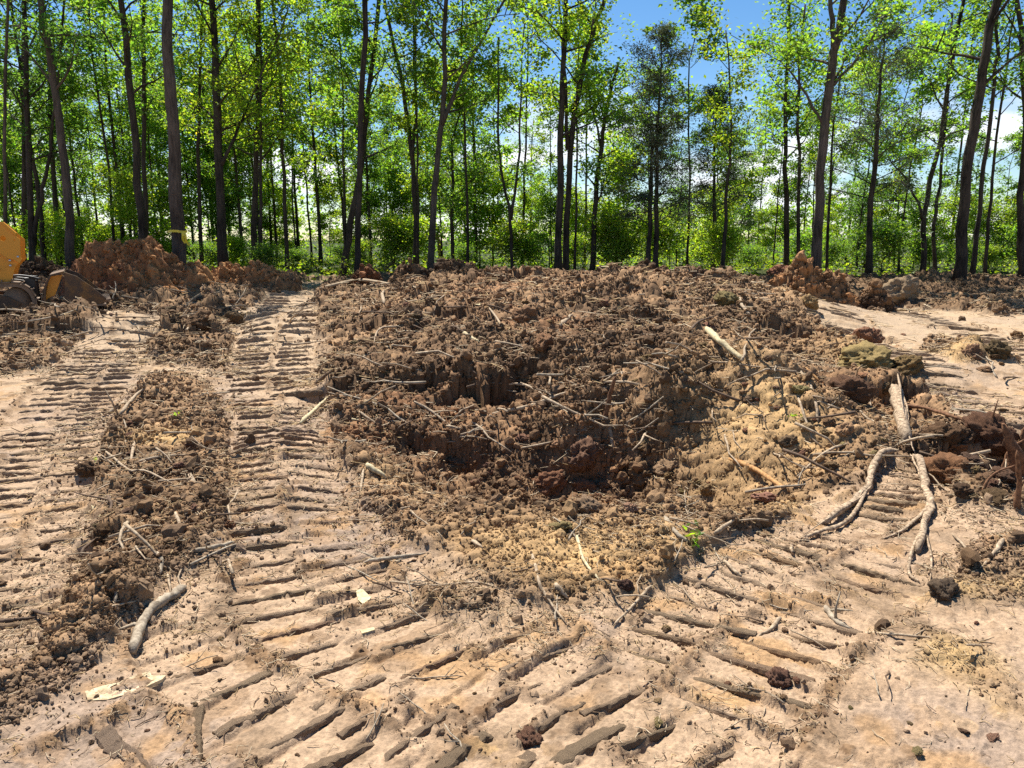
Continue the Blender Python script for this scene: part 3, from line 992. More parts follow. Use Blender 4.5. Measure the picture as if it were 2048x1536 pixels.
tall('crooked tree behind the dark brush heap forking to the left', [(832, 530), (826, 330), (806, 180), (782, 60)], 27, 12, 12, 4.4, 2.4, 14, 34, MID, group=G, extra=[([(826, 330), (830, 200), (828, 60)], 7, 10)])
tall('right-leaning tree forking high in a V behind the dark brush heap', [(861, 530), (868, 380), (886, 230), (890, 60)], 25, 16, 12, 5.2, 2.7, 15, 36, MID, group=G, extra=[([(884, 250), (920, 160), (965, 80)], 9, 11)], bark=M_BARKP)
tall('thin sapling with a bushy crown right of the V-forked tree', [(904, 540), (905, 400), (905, 290)], 28, 9, 6.2, 1.8, 1.7, 18, 46, MID, group=G, name='young_tree')
tall('small tree splitting low into two thin upright stems', [(1024, 570), (1022, 440), (1002, 340), (996, 240)], 26, 8, 8.0, 3.0, 1.7, 12, 30, MID, group=G, extra=[([(1022, 440), (1036, 330), (1042, 200)], 6, 8.5)], name='young_tree')
tall('left trunk of the close pair in the middle of the tree line', [(1113, 575), (1120, 400), (1122, 260), (1130, 70)], 25, 18, 12, 4.6, 2.4, 13, 34, MID, group=G)
tall('right trunk of the close pair in the middle, curving right with open branches', [(1131, 575), (1136, 400), (1150, 220), (1172, 110), (1205, 10)], 25.4, 15, 12, 5.0, 2.8, 14, 32, BRIGHT, group=G, extra=[([(1136, 300), (1128, 120), (1120, 20)], 7, 10)])
tall('tree with bare forked upper branches right of the middle pair', [(1184, 560), (1192, 400), (1202, 290), (1214, 210)], 26, 13, 7.2, 2.4, 2.0, 13, 34, MID, group=G, extra=[([(1204, 300), (1185, 220), (1172, 170)], 5, 6.5)])
tall('tallest dark cedar with two stems in the right half', [(1312, 560), (1314, 350), (1322, 62)], 25, 14, 0, 2.4, 1.9, 46, 62, CEDAR, group='dark cedars among the trees', kind='cedar', bark=M_BARK, name='cedar_tree', top=0.12, extra=[([(1296, 560), (1300, 420), (1306, 250)], 12, 0)])
tall('small dark cedar beside the slender bright-topped tree', [(1427, 580), (1428, 400), (1432, 180)], 26, 13, 0, 2.0, 1.5, 36, 56, CEDAR, group='dark cedars among the trees', kind='cedar', bark=M_BARK, name='cedar_tree', top=0.12)
tall('slender tree with a bright leafy tip standing free against the blue sky', [(1442, 580), (1452, 400), (1462, 250), (1452, 60)], 24, 10, 0, 3.0, 1.2, 17, 30, BRIGHT, group=G, top=0.25)
tall('trunk left of the big trunk behind the right-hand brown heap', [(1575, 560), (1572, 400), (1570, 260)], 27, 13, 9.5, 3.8, 2.1, 13, 34, MID, group=G)
tall('thin straight trunk nearest the left side of the big right-hand trunk', [(1597, 560), (1598, 350), (1597, 180)], 26, 9, 9, 3.6, 1.9, 13, 34, MID, group=G)
tall('big tall trunk forking near the top above the right-hand brown heap', [(1629, 560), (1642, 350), (1664, 140), (1690, 0)], 22, 22, 14, 5.6, 3.0, 15, 36, MID, group=G, top=0.6, bark=M_BARKP, extra=[([(1668, 100), (1664, 40), (1660, -40)], 12, 12), ([(1652, 260), (1600, 170), (1560, 120)], 6, 0), ([(1664, 170), (1730, 100), (1770, 30)], 6, 0)])
tall('thin dark stem close on the right of the big forking trunk', [(1654, 565), (1660, 380), (1668, 240)], 27, 7, 8, 4.0, 1.7, 11, 32, MID, group=G)
tall('broad open cedar right of the big forking trunk', [(1735, 580), (1748, 350), (1760, 180), (1772, 40)], 24, 15, 0, 2.6, 2.3, 40, 52, CEDAR, group='dark cedars among the trees', kind='cedar', bark=M_BARK, name='cedar_tree', top=0.12)
tall('curving tree with a low left fork near the right picture edge', [(1842, 590), (1850, 430), (1880, 280), (1912, 70)], 25, 13, 11, 4.4, 2.3, 13, 36, MID, group=G, extra=[([(1848, 440), (1820, 370), (1780, 320)], 6, 0)])
tall('thin trunk touching the curving tree low down near the right edge', [(1866, 590), (1868, 450), (1884, 330)], 27, 10, 9, 3.6, 2.1, 13, 38, MID, group=G)
tall('thick dark trunk leaning right near the right picture edge', [(1913, 590), (1935, 350), (1960, 180), (1992, 0)], 22, 24, 14, 5.6, 2.8, 14, 36, MID, group=G, top=0.6)
tall('thinner trunk leaning right alongside the thick one near the right edge', [(1940, 590), (1962, 380), (1985, 200), (1995, 60)], 23.5, 11, 12, 5.0, 2.4, 13, 34, MID, group=G)
tall('thinnest of the three right-leaning trunks near the right edge', [(1966, 590), (1980, 400), (2000, 220)], 25, 8, 10, 3.8, 2.1, 13, 36, MID, group=G)
tall('dark trunk cut by the right picture edge', [(2042, 600), (2040, 430), (2052, 260), (2040, 60)], 24, 17, 13, 4.6, 2.6, 15, 38, MID, group=G)

# ---- the woods behind: a few kinds, copied with turns and sizes of their own
def proto(name, h, r, z0, rad, nl, per, tint, ls, kind='broad', lean=0.4):
    pts = [Vector((0, 0, -0.2)), Vector((lean * .3 * rnd.uniform(-1, 1), 0, h * .35)), Vector((lean * rnd.uniform(-1, 1), lean * rnd.uniform(-.5, .5), h * .7)), Vector((lean * rnd.uniform(-1.4, 1.4), 0, h))]
    return new_tree(name, 'x', None, [(pts, r, r * 0.3)], [(0, z0, h, rad, nl, per, ls)], kind, tint)

def copy_tree(src, loc, rot, s, label, group, cat='tree'):
    e = src.copy()
    COL.objects.link(e)
    e.location = loc
    e.rotation_euler = (0, 0, rot)
    e.scale = (s, s, s)
    for ch in src.children:
        c = ch.copy()
        COL.objects.link(c)
        c.parent = e
    return tag(e, label, cat, group)

PROTOS = [
    ('forest_tree', 'slim forest tree standing in the woods behind the front trunks', 'trees deeper in the woods', 'tree',
     [proto('forest_tree', 12, 0.085, 3.0, 2.5, 22, 46, BRIGHT, 0.15), proto('forest_tree', 13, 0.10, 3.6, 2.6, 22, 46, MID, 0.15), proto('forest_tree', 11, 0.07, 2.2, 2.4, 22, 48, DEEP, 0.15)]),
    ('understory_sapling', 'leafy green sapling filling the understory behind the trunks', 'saplings of the understory', 'sapling',
     [proto('understory_sapling', 4.5, 0.035, 0.5, 1.5, 20, 52, BRIGHT, 0.13), proto('understory_sapling', 5.5, 0.04, 0.8, 1.6, 22, 52, MID, 0.13), proto('understory_sapling', 3.2, 0.03, 0.3, 1.3, 16, 52, BRIGHT, 0.12)]),
    ('slender_tree', 'x', 'slender bare stems in the woods', 'tree',
     [proto('slender_tree', 10, 0.055, 5.0, 1.5, 11, 40, BRIGHT, 0.16), proto('slender_tree', 9, 0.045, 4.2, 1.4, 11, 40, MID, 0.16), proto('slender_tree', 11, 0.06, 6.0, 1.5, 10, 40, MID, 0.16)]),
    ('shrub', 'low bushy green shrub growing at the foot of the trees', 'shrubs along the wood edge', 'shrub',
     [proto('shrub', 1.5, 0.018, 0.1, 0.9, 14, 48, BRIGHT, 0.10), proto('shrub', 1.1, 0.018, 0.1, 0.8, 12, 48, MID, 0.09)]),
]
LAND = [(10, 'the thin pole tree at the left edge'), (52, 'the loader boom plate'), (135, 'the grey leaning trunk'), (288, 'the orange heap'), (350, 'the ribboned tree'),
        (442, 'the stout dark trunk'), (512, 'the yellow-green crowned tree'), (573, 'the thin tree past the lane'), (715, 'the long bare pole tree'), (830, 'the crooked left-forking tree'),
        (868, 'the V-forked tree'), (905, 'the bushy thin sapling'), (1022, 'the two-stemmed small tree'), (1122, 'the close pair of trunks'), (1188, 'the bare-branched tree'),
        (1308, 'the tallest cedar'), (1432, 'the small cedar'), (1575, 'the trunk left of the big fork'), (1635, 'the big forking trunk'), (1740, 'the broad open cedar'),
        (1850, 'the curving tree at right'), (1920, 'the thick right-leaning trunk'), (1975, 'the thinnest right-leaning trunk'), (2040, 'the trunk at the right edge')]
ORD = ['nearest', 'second nearest', 'third nearest', 'fourth nearest', 'fifth nearest', 'sixth nearest', 'seventh nearest', 'eighth nearest', 'ninth nearest', 'tenth nearest', 'eleventh nearest', 'twelfth nearest', 'thirteenth nearest', 'fourteenth nearest', 'fifteenth nearest', 'sixteenth nearest', 'seventeenth nearest', 'eighteenth nearest', 'nineteenth nearest', 'twentieth nearest', '21st nearest', '22nd nearest', '23rd nearest', '24th nearest', '25th nearest']
placed = []
used = set()
def place(k, px, y, s, rot=None):
    name, label, group, cat, prs = PROTOS[k]
    src = rnd.choice(prs)
    x = (px - 1024) / FPX * (y * CP + 1.0 * SP)
    loc = Vector((x, y, gz(x, y)))
    rot = rnd.uniform(0, 6.28) if rot is None else rot
    if src.name in used:
        o = copy_tree(src, loc, rot, s, label, group, cat)
    else:
        used.add(src.name)
        o = src
        src.location = loc
        src.rotation_euler = (0, 0, rot)
        src.scale = (s, s, s)
        tag(src, label, cat, group)
    land = min(LAND, key=lambda l: abs(l[0] - px))
    placed.append((k, land[1], y, o))

def name_woods():
    word = {0: 'leafy tree', 1: 'leafy sapling', 2: 'slender bare-stemmed tree', 3: 'green shrub'}
    tail = {0: 'in the woods behind', 1: 'behind', 2: 'behind', 3: 'at the wood edge by'}
    for k in (0, 1, 2, 3):
        for l in {p[1] for p in placed if p[0] == k}:
            q = sorted([p for p in placed if p[0] == k and p[1] == l], key=lambda p: p[2])
            for i, p in enumerate(q):
                first = '' if len(q) == 1 else (ORD[i] + ' ' if i < len(q) - 1 or len(q) > 2 else 'farther ')
                p[3]['label'] = first + word[k] + ' ' + tail[k] + ' ' + l

for i in range(56):
    f = (i + rnd.random()) / 56
    px = -250 + 2560 * f
    y = rnd.uniform(29, 44)
    if px > 1000 and rnd.random() < 0.62:       # the wood is thin on this side
        continue
    place(0, px, y, rnd.uniform(0.62, 0.9) if px < 1000 else rnd.uniform(0.42, 0.62))
for i in range(10):
    px = -100 + 800 * rnd.random()
    place(0, px, rnd.uniform(32, 44), rnd.uniform(0.65, 0.9))
for i in range(52):
    f = (i + rnd.random()) / 52
    px = -150 + 2350 * f
    place(1, px, rnd.uniform(27, 42), rnd.uniform(0.55, 1.1) * (1.0 if px < 1000 else 0.85))
for i in range(50):
    f = (i + rnd.random()) / 50
    px = -100 + 2250 * f
    place(2, px, rnd.uniform(25.5, 42), rnd.uniform(0.6, 1.05))
for i in range(34):
    f = (i + rnd.random()) / 34
    px = -100 + 2250 * f
    place(3, px, rnd.uniform(24.8, 31), rnd.uniform(0.45, 1.15))
name_woods()

# ---- far woods: one mass
def far_wood():
    n = 80000
    x = nrs.uniform(-75, 75, n)
    y = nrs.uniform(46, 72, n)
    pxx = x / y * FPX + 1024
    topz = np.where(pxx < 700, 13, np.where(pxx < 1100, 13 - (pxx - 700) / 400 * 6.5, 5.5)) + 1.6 * fbm(x * 0.25, y * 0.1, 601, 3) + 0.9 * fbm(x * 1.2, y * .4, 611, 2)
    z = topz * nrs.rand(n) ** 0.8 - 1.0
    keep = fbm(x * 0.6, z * 0.7 + y * 0.3, 621, 3) > -0.10
    x, y, z = x[keep], y[keep], z[keep]
    C = np.stack([x, y, z], 1)
    t = np.array(MID) * (1 + 0.5 * fbm(x * 0.3, y * 0.3 + z * 0.4, 631, 2))[:, None]
    me = leaf_mesh('far_woods', C, nrs.uniform(0.2, 0.42, len(C)), t, 0.7, 0.2)
    tag(obj('far_woods', me, M_LEAF), 'far green woods closing the view behind all the trees', 'woods', kind='stuff')
far_wood()

def undergrowth():
    n = 42000
    y = nrs.uniform(24.6, 46, n)
    x = nrs.uniform(-0.85, 0.85, n) * y
    h = np.clip(0.35 + 0.9 * fbm(x * 0.5, y * 0.5, 641, 3) + 0.25 * fbm(x * 2, y * 2, 643, 2), 0.05, 1.6) * sstep(24.4, 27, y)
    z = gzv(x, y) + h * nrs.rand(n) ** 0.7
    keep = (fbm(x * 1.4 + 5, y * 1.4 + z * 2, 651, 2) > -0.25) & (h > 0.08)
    C = np.stack([x, y, z], 1)[keep]
    t = np.array(BRIGHT) * (0.75 + 0.5 * fbm(x * 0.4, y * 0.4, 661, 2))[keep][:, None]
    me = leaf_mesh('undergrowth', C, nrs.uniform(0.07, 0.2, len(C)), t, 0.6, 0.3)
    tag(obj('undergrowth', me, M_LEAF), 'low green undergrowth covering the forest floor behind the berm', 'undergrowth', kind='stuff')
undergrowth()
# ------------------------------------------------------------------ spoil heaps
def heap(label, px, y, wpx, top, colour, colour2, peaks=None, ry=None, seed=0, right=None):
    """a mound of dug soil: seen centre, depth, half width and top row"""
    c = at_depth(px, 560, y)
    cx, cy = c.x, y
    zt = at_depth(px, top, y).z
    rx = wpx / FPX * y
    ry = ry or rx * 0.75
    nr, ns = 56, 130
    th = np.linspace(0, 2 * math.pi, ns)
    rho = np.linspace(0, 1.25, nr)
    R, T = np.meshgrid(rho, th, indexing='ij')
    X = cx + rx * R * np.cos(T)
    Y = cy + ry * R * np.sin(T)
    g0 = gz(cx, cy)
    H = zt - 0.12
    prof = np.zeros(X.shape)
    for qx, qh, qw in (peaks or [(0, 1.0, 0.6)]):
        d = np.sqrt(((X - cx) / rx - qx) ** 2 + ((Y - cy) / ry) ** 2) / qw
        prof = np.maximum(prof, qh * np.exp(-(d + 0.22 * fbm(X * 1.7, Y * 1.7, seed + 4, 3)) ** 2 * 1.1))
    edge = sstep(1.25, 0.85, R)
    base = 0.22 * sstep(10, 26, Y)
    Z = base - 0.25 + edge * (0.25 + (H - base) * prof)
    act = np.clip(prof * 2.2, 0.2, 1) * edge
    yz = Y + 1.1 * Z
    a0, b0 = domes(X, yz, 0.55, seed + 11)
    a1, b1 = domes(X, yz, 0.26, seed + 21)
    a2, b2 = domes(X, yz, 0.12, seed + 31)
    a3, b3 = domes(X, yz, 0.055, seed + 41)
    Z = Z + act * (0.13 * a0 + 0.17 * a1 + 0.12 * a2 + 0.06 * a3) - 0.04
    X = X + act * 0.09 * (a1 - 0.3) * np.cos(T)
    Y = Y + act * 0.12 * (a1 - 0.3) * np.sin(T) - 0.06 * act * a2
    n1 = fbm(X * 1.5, yz * 1.5, seed + 51, 3)
    m = np.clip(0.5 + 1.3 * n1 + 0.5 * (b1 - 0.5) + (0.6 * (X - cx) / rx if right else 0), 0, 1)[..., None]
    C = np.array(colour) * (1 - m) + np.array(colour2) * m
    C = C * (0.8 + 0.5 * b2[..., None])
    o = np.array((cx, cy, base.min()))
    me = grid_mesh('spoil_heap', (np.stack([X, Y, Z], -1) - o).reshape(-1, 3), nr, ns)
    set_soil(me, C.reshape(-1, 3))
    ob = obj('spoil_heap', me, M_SOIL)
    ob.location = o
    tag(ob, label, 'soil heap', 'soil heaps pushed up before the trees')
    # its own crumbs
    k = nrs.randint(0, X.size, 3800)
    k = k[(act.ravel()[k] > 0.15)]
    s = 0.016 * np.exp(0.65 * nrs.randn(len(k)))
    s = np.clip(s, 0.006, 0.10)
    CR_P.append(np.stack([X.ravel()[k], Y.ravel()[k] + 0.02 * nrs.randn(len(k)), Z.ravel()[k] + 0.3 * s], 1))
    CR_S.append(s)
    CR_C.append(C.reshape(-1, 3)[k] * nrs.uniform(0.7, 1.3, (len(k), 1)))

DK, BR, OR, RB = (0.065, 0.039, 0.023), (0.19, 0.112, 0.058), (0.34, 0.17, 0.07), (0.18, 0.083, 0.04)
heap('tall orange clay heap in front of the ribboned tree', 275, 18.6, 170, 482, RB, OR, [(-0.35, 0.98, 0.42), (0.12, 1.0, 0.55), (0.55, 0.6, 0.45)], seed=1000, right=True)  # left darker, right brighter: tree shade and sun put into the colour
heap('lower orange-brown heap right of the ribboned tree', 480, 19.6, 130, 524, OR, BR, [(-0.2, 0.9, 0.6), (0.4, 1.0, 0.55)], seed=1100, right=True)
heap('low dark soil ridge behind the loader bucket', 110, 20.2, 150, 528, DK, BR, [(-0.3, 1, 0.7), (0.5, 0.85, 0.6)], seed=1200)
heap('dark brush and soil heap with an upright splintered stub on top', 868, 20.0, 110, 517, DK, BR, [(-0.35, 0.85, 0.5), (0.3, 1.0, 0.55)], seed=1300)
heap('small dark soil heap at the left foot of the brush heap', 740, 20.8, 62, 538, DK, RB, seed=1400)
heap('broad dark brown heap in the middle of the berm', 1285, 18.2, 150, 530, DK, BR, [(0.05, 1.0, 0.45), (-0.5, 0.62, 0.5), (0.55, 0.6, 0.5)], seed=1500)
heap('steep brown clay heap under the big forking trunk', 1606, 16.2, 118, 520, BR, (0.30, 0.15, 0.065), [(-0.08, 1.0, 0.5), (0.5, 0.72, 0.42), (-0.6, 0.4, 0.4)], seed=1600)
heap('small dark heap left of the round clay clod on the berm', 1752, 16.0, 48, 568, DK, BR, seed=1700)

# ------------------------------------------------------------------ single clods
def obj_soil_mat():
    m = soil_mat('clod_soil')
    nt = m.node_tree
    at = [n for n in nt.nodes if n.type == 'ATTRIBUTE'][0]
    oi = nt.nodes.new('ShaderNodeObjectInfo')
    for l in list(nt.links):
        if l.from_node == at:
            nt.links.new(oi.outputs['Color'], l.to_socket)
    for n in nt.nodes:
        if n.type == 'BUMP':
            n.inputs['Strength'].default_value = 0.9
    return m
M_CLOD = obj_soil_mat()

# ---- the crosswise bars the machine's tracks left: crumbly pressed-up ridges, parts of the ground
def bar_mesh(seed):
    n = 22
    prof = np.array([(-0.62, -0.9), (-0.50, 0.20), (-0.34, 0.80), (-0.05, 1.0), (0.35, 0.72), (0.95, 0.22), (1.5, -0.25), (1.6, -0.9)])
    t = np.linspace(-0.5, 0.5, n)
    V = []
    for i, a in enumerate(t):
        e = min(1.0, (0.5 - abs(a)) * 9) ** 0.6
        h = e * (0.78 + 0.42 * mno.noise(Vector((a * 5, seed, 0))) + 0.34 * mno.noise(Vector((a * 14, seed, 5))))
        sh = 0.35 * mno.noise(Vector((a * 3, seed, 9))) + 0.28 * mno.noise(Vector((a * 11, seed, 12)))
        for y, z in prof:
            jit = 0.22 * mno.noise(Vector((a * 26, y * 3, seed + z * 3)))
            V.append((a + 0.006 * mno.noise(Vector((a * 30, y, seed))), y * (0.75 + 0.25 * e) + sh + jit, z * h + jit * 0.6 if z > -0.5 else z))
    k = len(prof)
    F = [(i * k + j, (i + 1) * k + j, (i + 1) * k + j + 1, i * k + j + 1) for i in range(n - 1) for j in range(k - 1)]
    F += [tuple(range(k))[::-1], tuple((n - 1) * k + j for j in range(k))]
    me = bpy.data.meshes.new('tread_ridge')
    me.from_pydata(V, [], F)
    me.polygons.foreach_set('use_smooth', np.zeros(len(me.polygons), bool))
    me.materials.append(M_CLOD)
    return me
from mathutils import noise as mno
BARS = [bar_mesh(31.7 * k + 3) for k in range(10)]

def tread_ridges():
    spots = []
    for k, t in enumerate(TRACKS):
        P = t['P']
        seg = np.linalg.norm(np.diff(P, axis=0), axis=1)
        cum = np.concatenate([[0], np.cumsum(seg)])
        L = cum[-1]
        flip = -1.0 if P[0][1] > P[-1][1] else 1.0
        N = int(L / t['pitch']) + 2
        for n in range(-N - 2, N + 3):
            s_ = flip * (n - k * 0.37) * t['pitch']
            if s_ < 0.05 or s_ > L - 0.05:
                continue
            x, y = np.interp(s_, cum, P[:, 0]), np.interp(s_, cum, P[:, 1])
            x2, y2 = np.interp(min(L, s_ + 0.1), cum, P[:, 0]), np.interp(min(L, s_ + 0.1), cum, P[:, 1])
            x1, y1 = np.interp(max(0, s_ - 0.1), cum, P[:, 0]), np.interp(max(0, s_ - 0.1), cum, P[:, 1])
            ang = math.atan2((y2 - y1) * flip, (x2 - x1) * flip) - math.pi / 2
            w = 2 * (t['w'] + (t['w1'] - t['w']) * s_ / L)
            spots.append((x, y, ang, w, t['k'], k))
    spots.sort(key=lambda q: q[1])
    out = 0
    for x, y, ang, w, kk, k in spots:
        if y < 1.6 or y > 19 or abs(x) > 0.78 * (y + 0.8) or rnd.random() < 0.07 or out >= 300:
            continue
        # later passes wipe out earlier ones where they overlap
        over = False
        for k2, t2 in enumerate(TRACKS):
            if k2 > k:
                d = np.sqrt(((t2['P'] - np.array((x, y))) ** 2).sum(1)).min()
                if d < 0.6 * t2['w']:
                    over = True
        c, r = gcol(x, y)
        if over or r > 0.55:
            continue
        o = bpy.data.objects.new('tread_ridge', rnd.choice(BARS))
        COL.objects.link(o)
        o.parent = GROUND
        off = rnd.uniform(-0.04, 0.04)
        cx, sx = math.cos(ang), math.sin(ang)
        hh = (0.017 + 0.0050 * min(max(y - 3.2, 0), 9)) * rnd.uniform(0.65, 1.25)
        ww = (0.024 + 0.0042 * min(max(y - 3, 0), 9)) * rnd.uniform(0.8, 1.3)
        p = (x + cx * off, y + sx * off)
        za = [gz(p[0] + cx * q * w, p[1] + sx * q * w) for q in (-0.4, -0.2, 0, 0.2, 0.4)]
        o.location = (p[0], p[1], sorted(za)[2] - 0.002)
        o.rotation_euler = (0, -math.atan2(za[4] - za[0], 0.8 * w), ang - math.atan(kk) * 0.7 + rnd.uniform(-0.05, 0.05))
        o.scale = (w * rnd.uniform(0.72, 0.98), ww, hh)
        m = rnd.uniform(0.85, 1.0)
        c = np.maximum(c, np.array((0.27, 0.19, 0.118)))
        o.color = (c[0] * m, c[1] * m, c[2] * m, 1)
        out += 1
tread_ridges()

from mathutils import noise as mno
def clod_mesh(seed):
    import bmesh
    bm = bmesh.new()
    bmesh.ops.create_icosphere(bm, subdivisions=5, radius=1.0)
    off = Vector((seed * 0.37, seed * 0.11, seed * 0.23))
    for v in bm.verts:
        p = v.co.copy()
        q = p + off
        r = 1 + 0.42 * mno.noise(q * 0.9) + 0.26 * mno.noise(q * 2.1) + 0.15 * mno.noise(q * 4.5) + 0.10 * mno.noise(q * 10) + 0.07 * mno.noise(q * 19) + 0.05 * mno.noise(q * 37)
        f = mno.voronoi(q * 2.2)[0][0]
        r -= 0.25 * min(f, 0.8) - 0.1
        v.co = Vector((p.x * 1.1, p.y * 0.95, p.z * 0.8)) * r
    me = bpy.data.meshes.new('soil_clod')
    bm.to_mesh(me)
    bm.free()
    me.polygons.foreach_set('use_smooth', np.ones(len(me.polygons), bool))
    me.materials.append(M_CLOD)
    return me
CLODS = [clod_mesh(2000 + 37 * k) for k in range(7)]

GLAND = [(450, 1150, 'the stick bridging to the lane'), (320, 1245, 'the thick crooked branch'), (270, 800, 'the long pale slanting branch'), (320, 940, 'the thin level mulch stick'), (215, 1090, 'the dark clod low in the mulch'),
         (250, 560, 'the tall orange heap'), (150, 600, 'the loader bucket'), (460, 650, 'the clod overhanging the lane'), (60, 690, 'the loader track'), (500, 590, 'the lower orange-brown heap'),
         (770, 575, 'the long pale pole'), (700, 846, 'the straight pale rim stick'), (770, 680, 'the curved twig right of the lane'), (950, 605, 'the bright pale wood chip'), (1040, 650, 'the dark red clod'),
         (1090, 705, 'the second red clod'), (1130, 645, 'the pale splintered chunk'), (1020, 780, 'the stick over the dark undercut'), (870, 840, 'the stick on the red wall'), (1140, 795, 'the longest branch behind the pit'),
         (1215, 820, 'the upright red-brown stake'), (1290, 600, 'the broad dark brown heap'), (1440, 700, 'the peeled log'), (1480, 610, 'the hooked root'), (1100, 985, 'the biggest pit clod'), (1300, 960, 'the brown clod right in the pit'),
         (950, 1000, 'the left sandy slope'), (1175, 1110, 'the pale curved stick on the rim'), (1380, 1080, 'the green sprout'), (1510, 955, 'the orange split stick'), (1630, 800, 'the stick by the hollow'),
         (1740, 740, 'the slab-like clod'), (1690, 870, 'the pale clod by the root stem'), (1620, 560, 'the steep brown heap'), (1735, 690, 'the dark-fronted clod'), (1810, 590, 'the round tan clod'), (1800, 840, 'the root stem top'),
         (1840, 960, 'the root fork'), (1900, 965, 'the large brown clod'), (1985, 940, 'the large dark rooty clod'), (2030, 900, 'the broken stump'), (1945, 715, 'the left one of two dark clods'), (2010, 712, 'the right one of two dark clods'),
         (1960, 810, 'the far right tracked ground'), (240, 1380, 'the torn pale slab'), (730, 1200, 'the white leaf-like chip'), (790, 1120, 'the grey level stick'), (1060, 1490, 'the rolled clod at the bottom'), (1260, 1225, 'the slanting pale stick'),
         (1560, 1370, 'the clod left of the tread mark'), (1530, 1265, 'the tapering splinter'), (1850, 1280, 'the long thin level twig'), (1890, 1195, 'the upright bark-like clod'), (600, 1400, 'the lower left tread plates'), (60, 1245, 'the dark stick at the left edge'),
         (1850, 1150, 'the forked root tips'), (900, 1350, 'the middle foreground tread plates'), (1300, 1450, 'the lower middle tread plates'), (1900, 1420, 'the yellow patch at lower right')]
scat = []
def name_scatter():
    out = {}
    for px, py, word, o in scat:
        l = min(GLAND, key=lambda g: (g[0] - px) ** 2 + 4 * (g[1] - py) ** 2)
        out.setdefault((word, l[2]), []).append(((l[0] - px) ** 2 + (l[1] - py) ** 2, o))
    for (word, l), q in out.items():
        q.sort(key=lambda t: t[0])
        for i, (d, o) in enumerate(q):
            o['label'] = (ORD[min(i, 24)] + ' ' if len(q) > 1 else '') + word + (' to ' if len(q) > 1 else ' nearest to ') + l

def clod(px, py, rpx, colour, label, group=None, squash=1.0, sink=0.3, p=None):
    p = p or hit(px, py)
    d = (p - cam.location).length
    r = rpx / FPX * d
    o = bpy.data.objects.new('soil_clod', rnd.choice(CLODS))
    COL.objects.link(o)
    r *= 0.85
    o.location = p + Vector((0, r * 0.3, r * (0.55 - sink) * squash))
    o.scale = (r, r * rnd.uniform(0.8, 1.1), r * squash)
    o.rotation_euler = (rnd.uniform(-.4, .4), rnd.uniform(-.4, .4), rnd.uniform(0, 6.28))
    o.color = (*[c * rnd.uniform(0.85, 1.15) for c in colour], 1)
    return tag(o, label, 'soil clod', group)

TAN, RED_, BRN, DRK, YLW = (0.31, 0.195, 0.10), (0.21, 0.112, 0.058), (0.20, 0.122, 0.066), (0.12, 0.073, 0.042), (0.38, 0.25, 0.13)
for a in (
    (1808, 592, 34, TAN, 'round tan clay clod alone on the right part of the berm'),
    (1590, 530, 26, TAN, 'pale clay clod on the summit of the steep brown heap'),
    (1560, 552, 20, RED_, 'reddish clod on the left shoulder of the steep brown heap'),
    (1455, 612, 26, BRN, 'rounded brown clod below the left foot of the steep brown heap'),
    (1620, 615, 22, TAN, 'tan clod resting below the steep brown heap'),
    (1735, 690, 32, BRN, 'dark-fronted clod standing on the pale tracked ground at right'),
    (1738, 735, 60, (0.29, 0.185, 0.095), 'largest slab-like clod over the dark hollow at right', 0.6),
    (1818, 745, 30, BRN, 'brown clod at the right end of the large slab-like clod'),
    (1700, 800, 40, DRK, 'dark clod inside the hollow under the slab-like clod'),
    (1100, 985, 42, RED_, 'biggest reddish clod at the bottom of the pit'),
    (1165, 930, 48, RED_, 'red crumbly lump above the biggest clod in the pit'),
    (1165, 985, 26, BRN, 'brown clod between the pit bottom clods, right of the biggest'),
    (1175, 1028, 34, TAN, 'tan clod at the near edge of the pit bottom'),
    (1290, 960, 34, BRN, 'brown clod on the right side of the pit bottom'),
    (1335, 950, 28, TAN, 'tan round clod highest on the right side of the pit bottom'),
    (1260, 1025, 18, YLW, 'small yellow clod on the sandy near rim of the pit'),
    (1120, 1062, 30, TAN, 'flat crusted clod on the sandy near rim of the pit', 0.5),
    (1535, 1005, 30, TAN, 'flat tan clod beside the bar-marked track at right', 0.5),
    (1530, 1050, 18, DRK, 'small dark clod at the pit corner nearest the forked root'),
    (1615, 865, 16, YLW, 'pale yellowish clod left of the forked root, higher one'),
    (1690, 870, 22, YLW, 'pale yellowish clod nearest the forked root stem'),
    (1900, 965, 44, BRN, 'large brown clod right of the forked root'),
    (1985, 940, 44, DRK, 'large dark rooty clod by the broken stump at right'),
    (1895, 900, 34, DRK, 'dark clod above the large brown one right of the root'),
    (1050, 645, 26, RED_, 'dark red clod standing in the hollow beyond the pit'),
    (1085, 700, 28, RED_, 'red clod fallen in the second hollow beyond the pit'),
    (1060, 770, 20, BRN, 'small brown clod over the long branch beyond the pit'),
    (460, 650, 26, DRK, 'dark clod overhanging the left edge of the tracked lane'),
    (400, 668, 28, DRK, 'dark clod left of the lane, nearer the loader'),
    (210, 1080, 24, DRK, 'dark clod at the lower left of the mulch strip'),
    (178, 948, 20, DRK, 'dark clod on the left edge of the mulch strip'),
    (1890, 1195, 26, (0.14, 0.10, 0.07), 'upright bark-like clod on the packed ground at right'),
    (1060, 1490, 26, BRN, 'rolled brown clod at the bottom of the picture'),
    (1560, 1370, 24, BRN, 'dark clod left of the fresh tread mark at lower right'),
    (1945, 715, 20, BRN, 'dark clod on the pale ground near the right edge, left one'),
    (2000, 712, 22, DRK, 'dark clod on the pale ground near the right edge, right one'),
    (1250, 1178, 16, DRK, 'small dark clod on the packed ground below the pit rim'),
):
    clod(*a[:5], squash=a[5] if len(a) > 5 else 1.0)

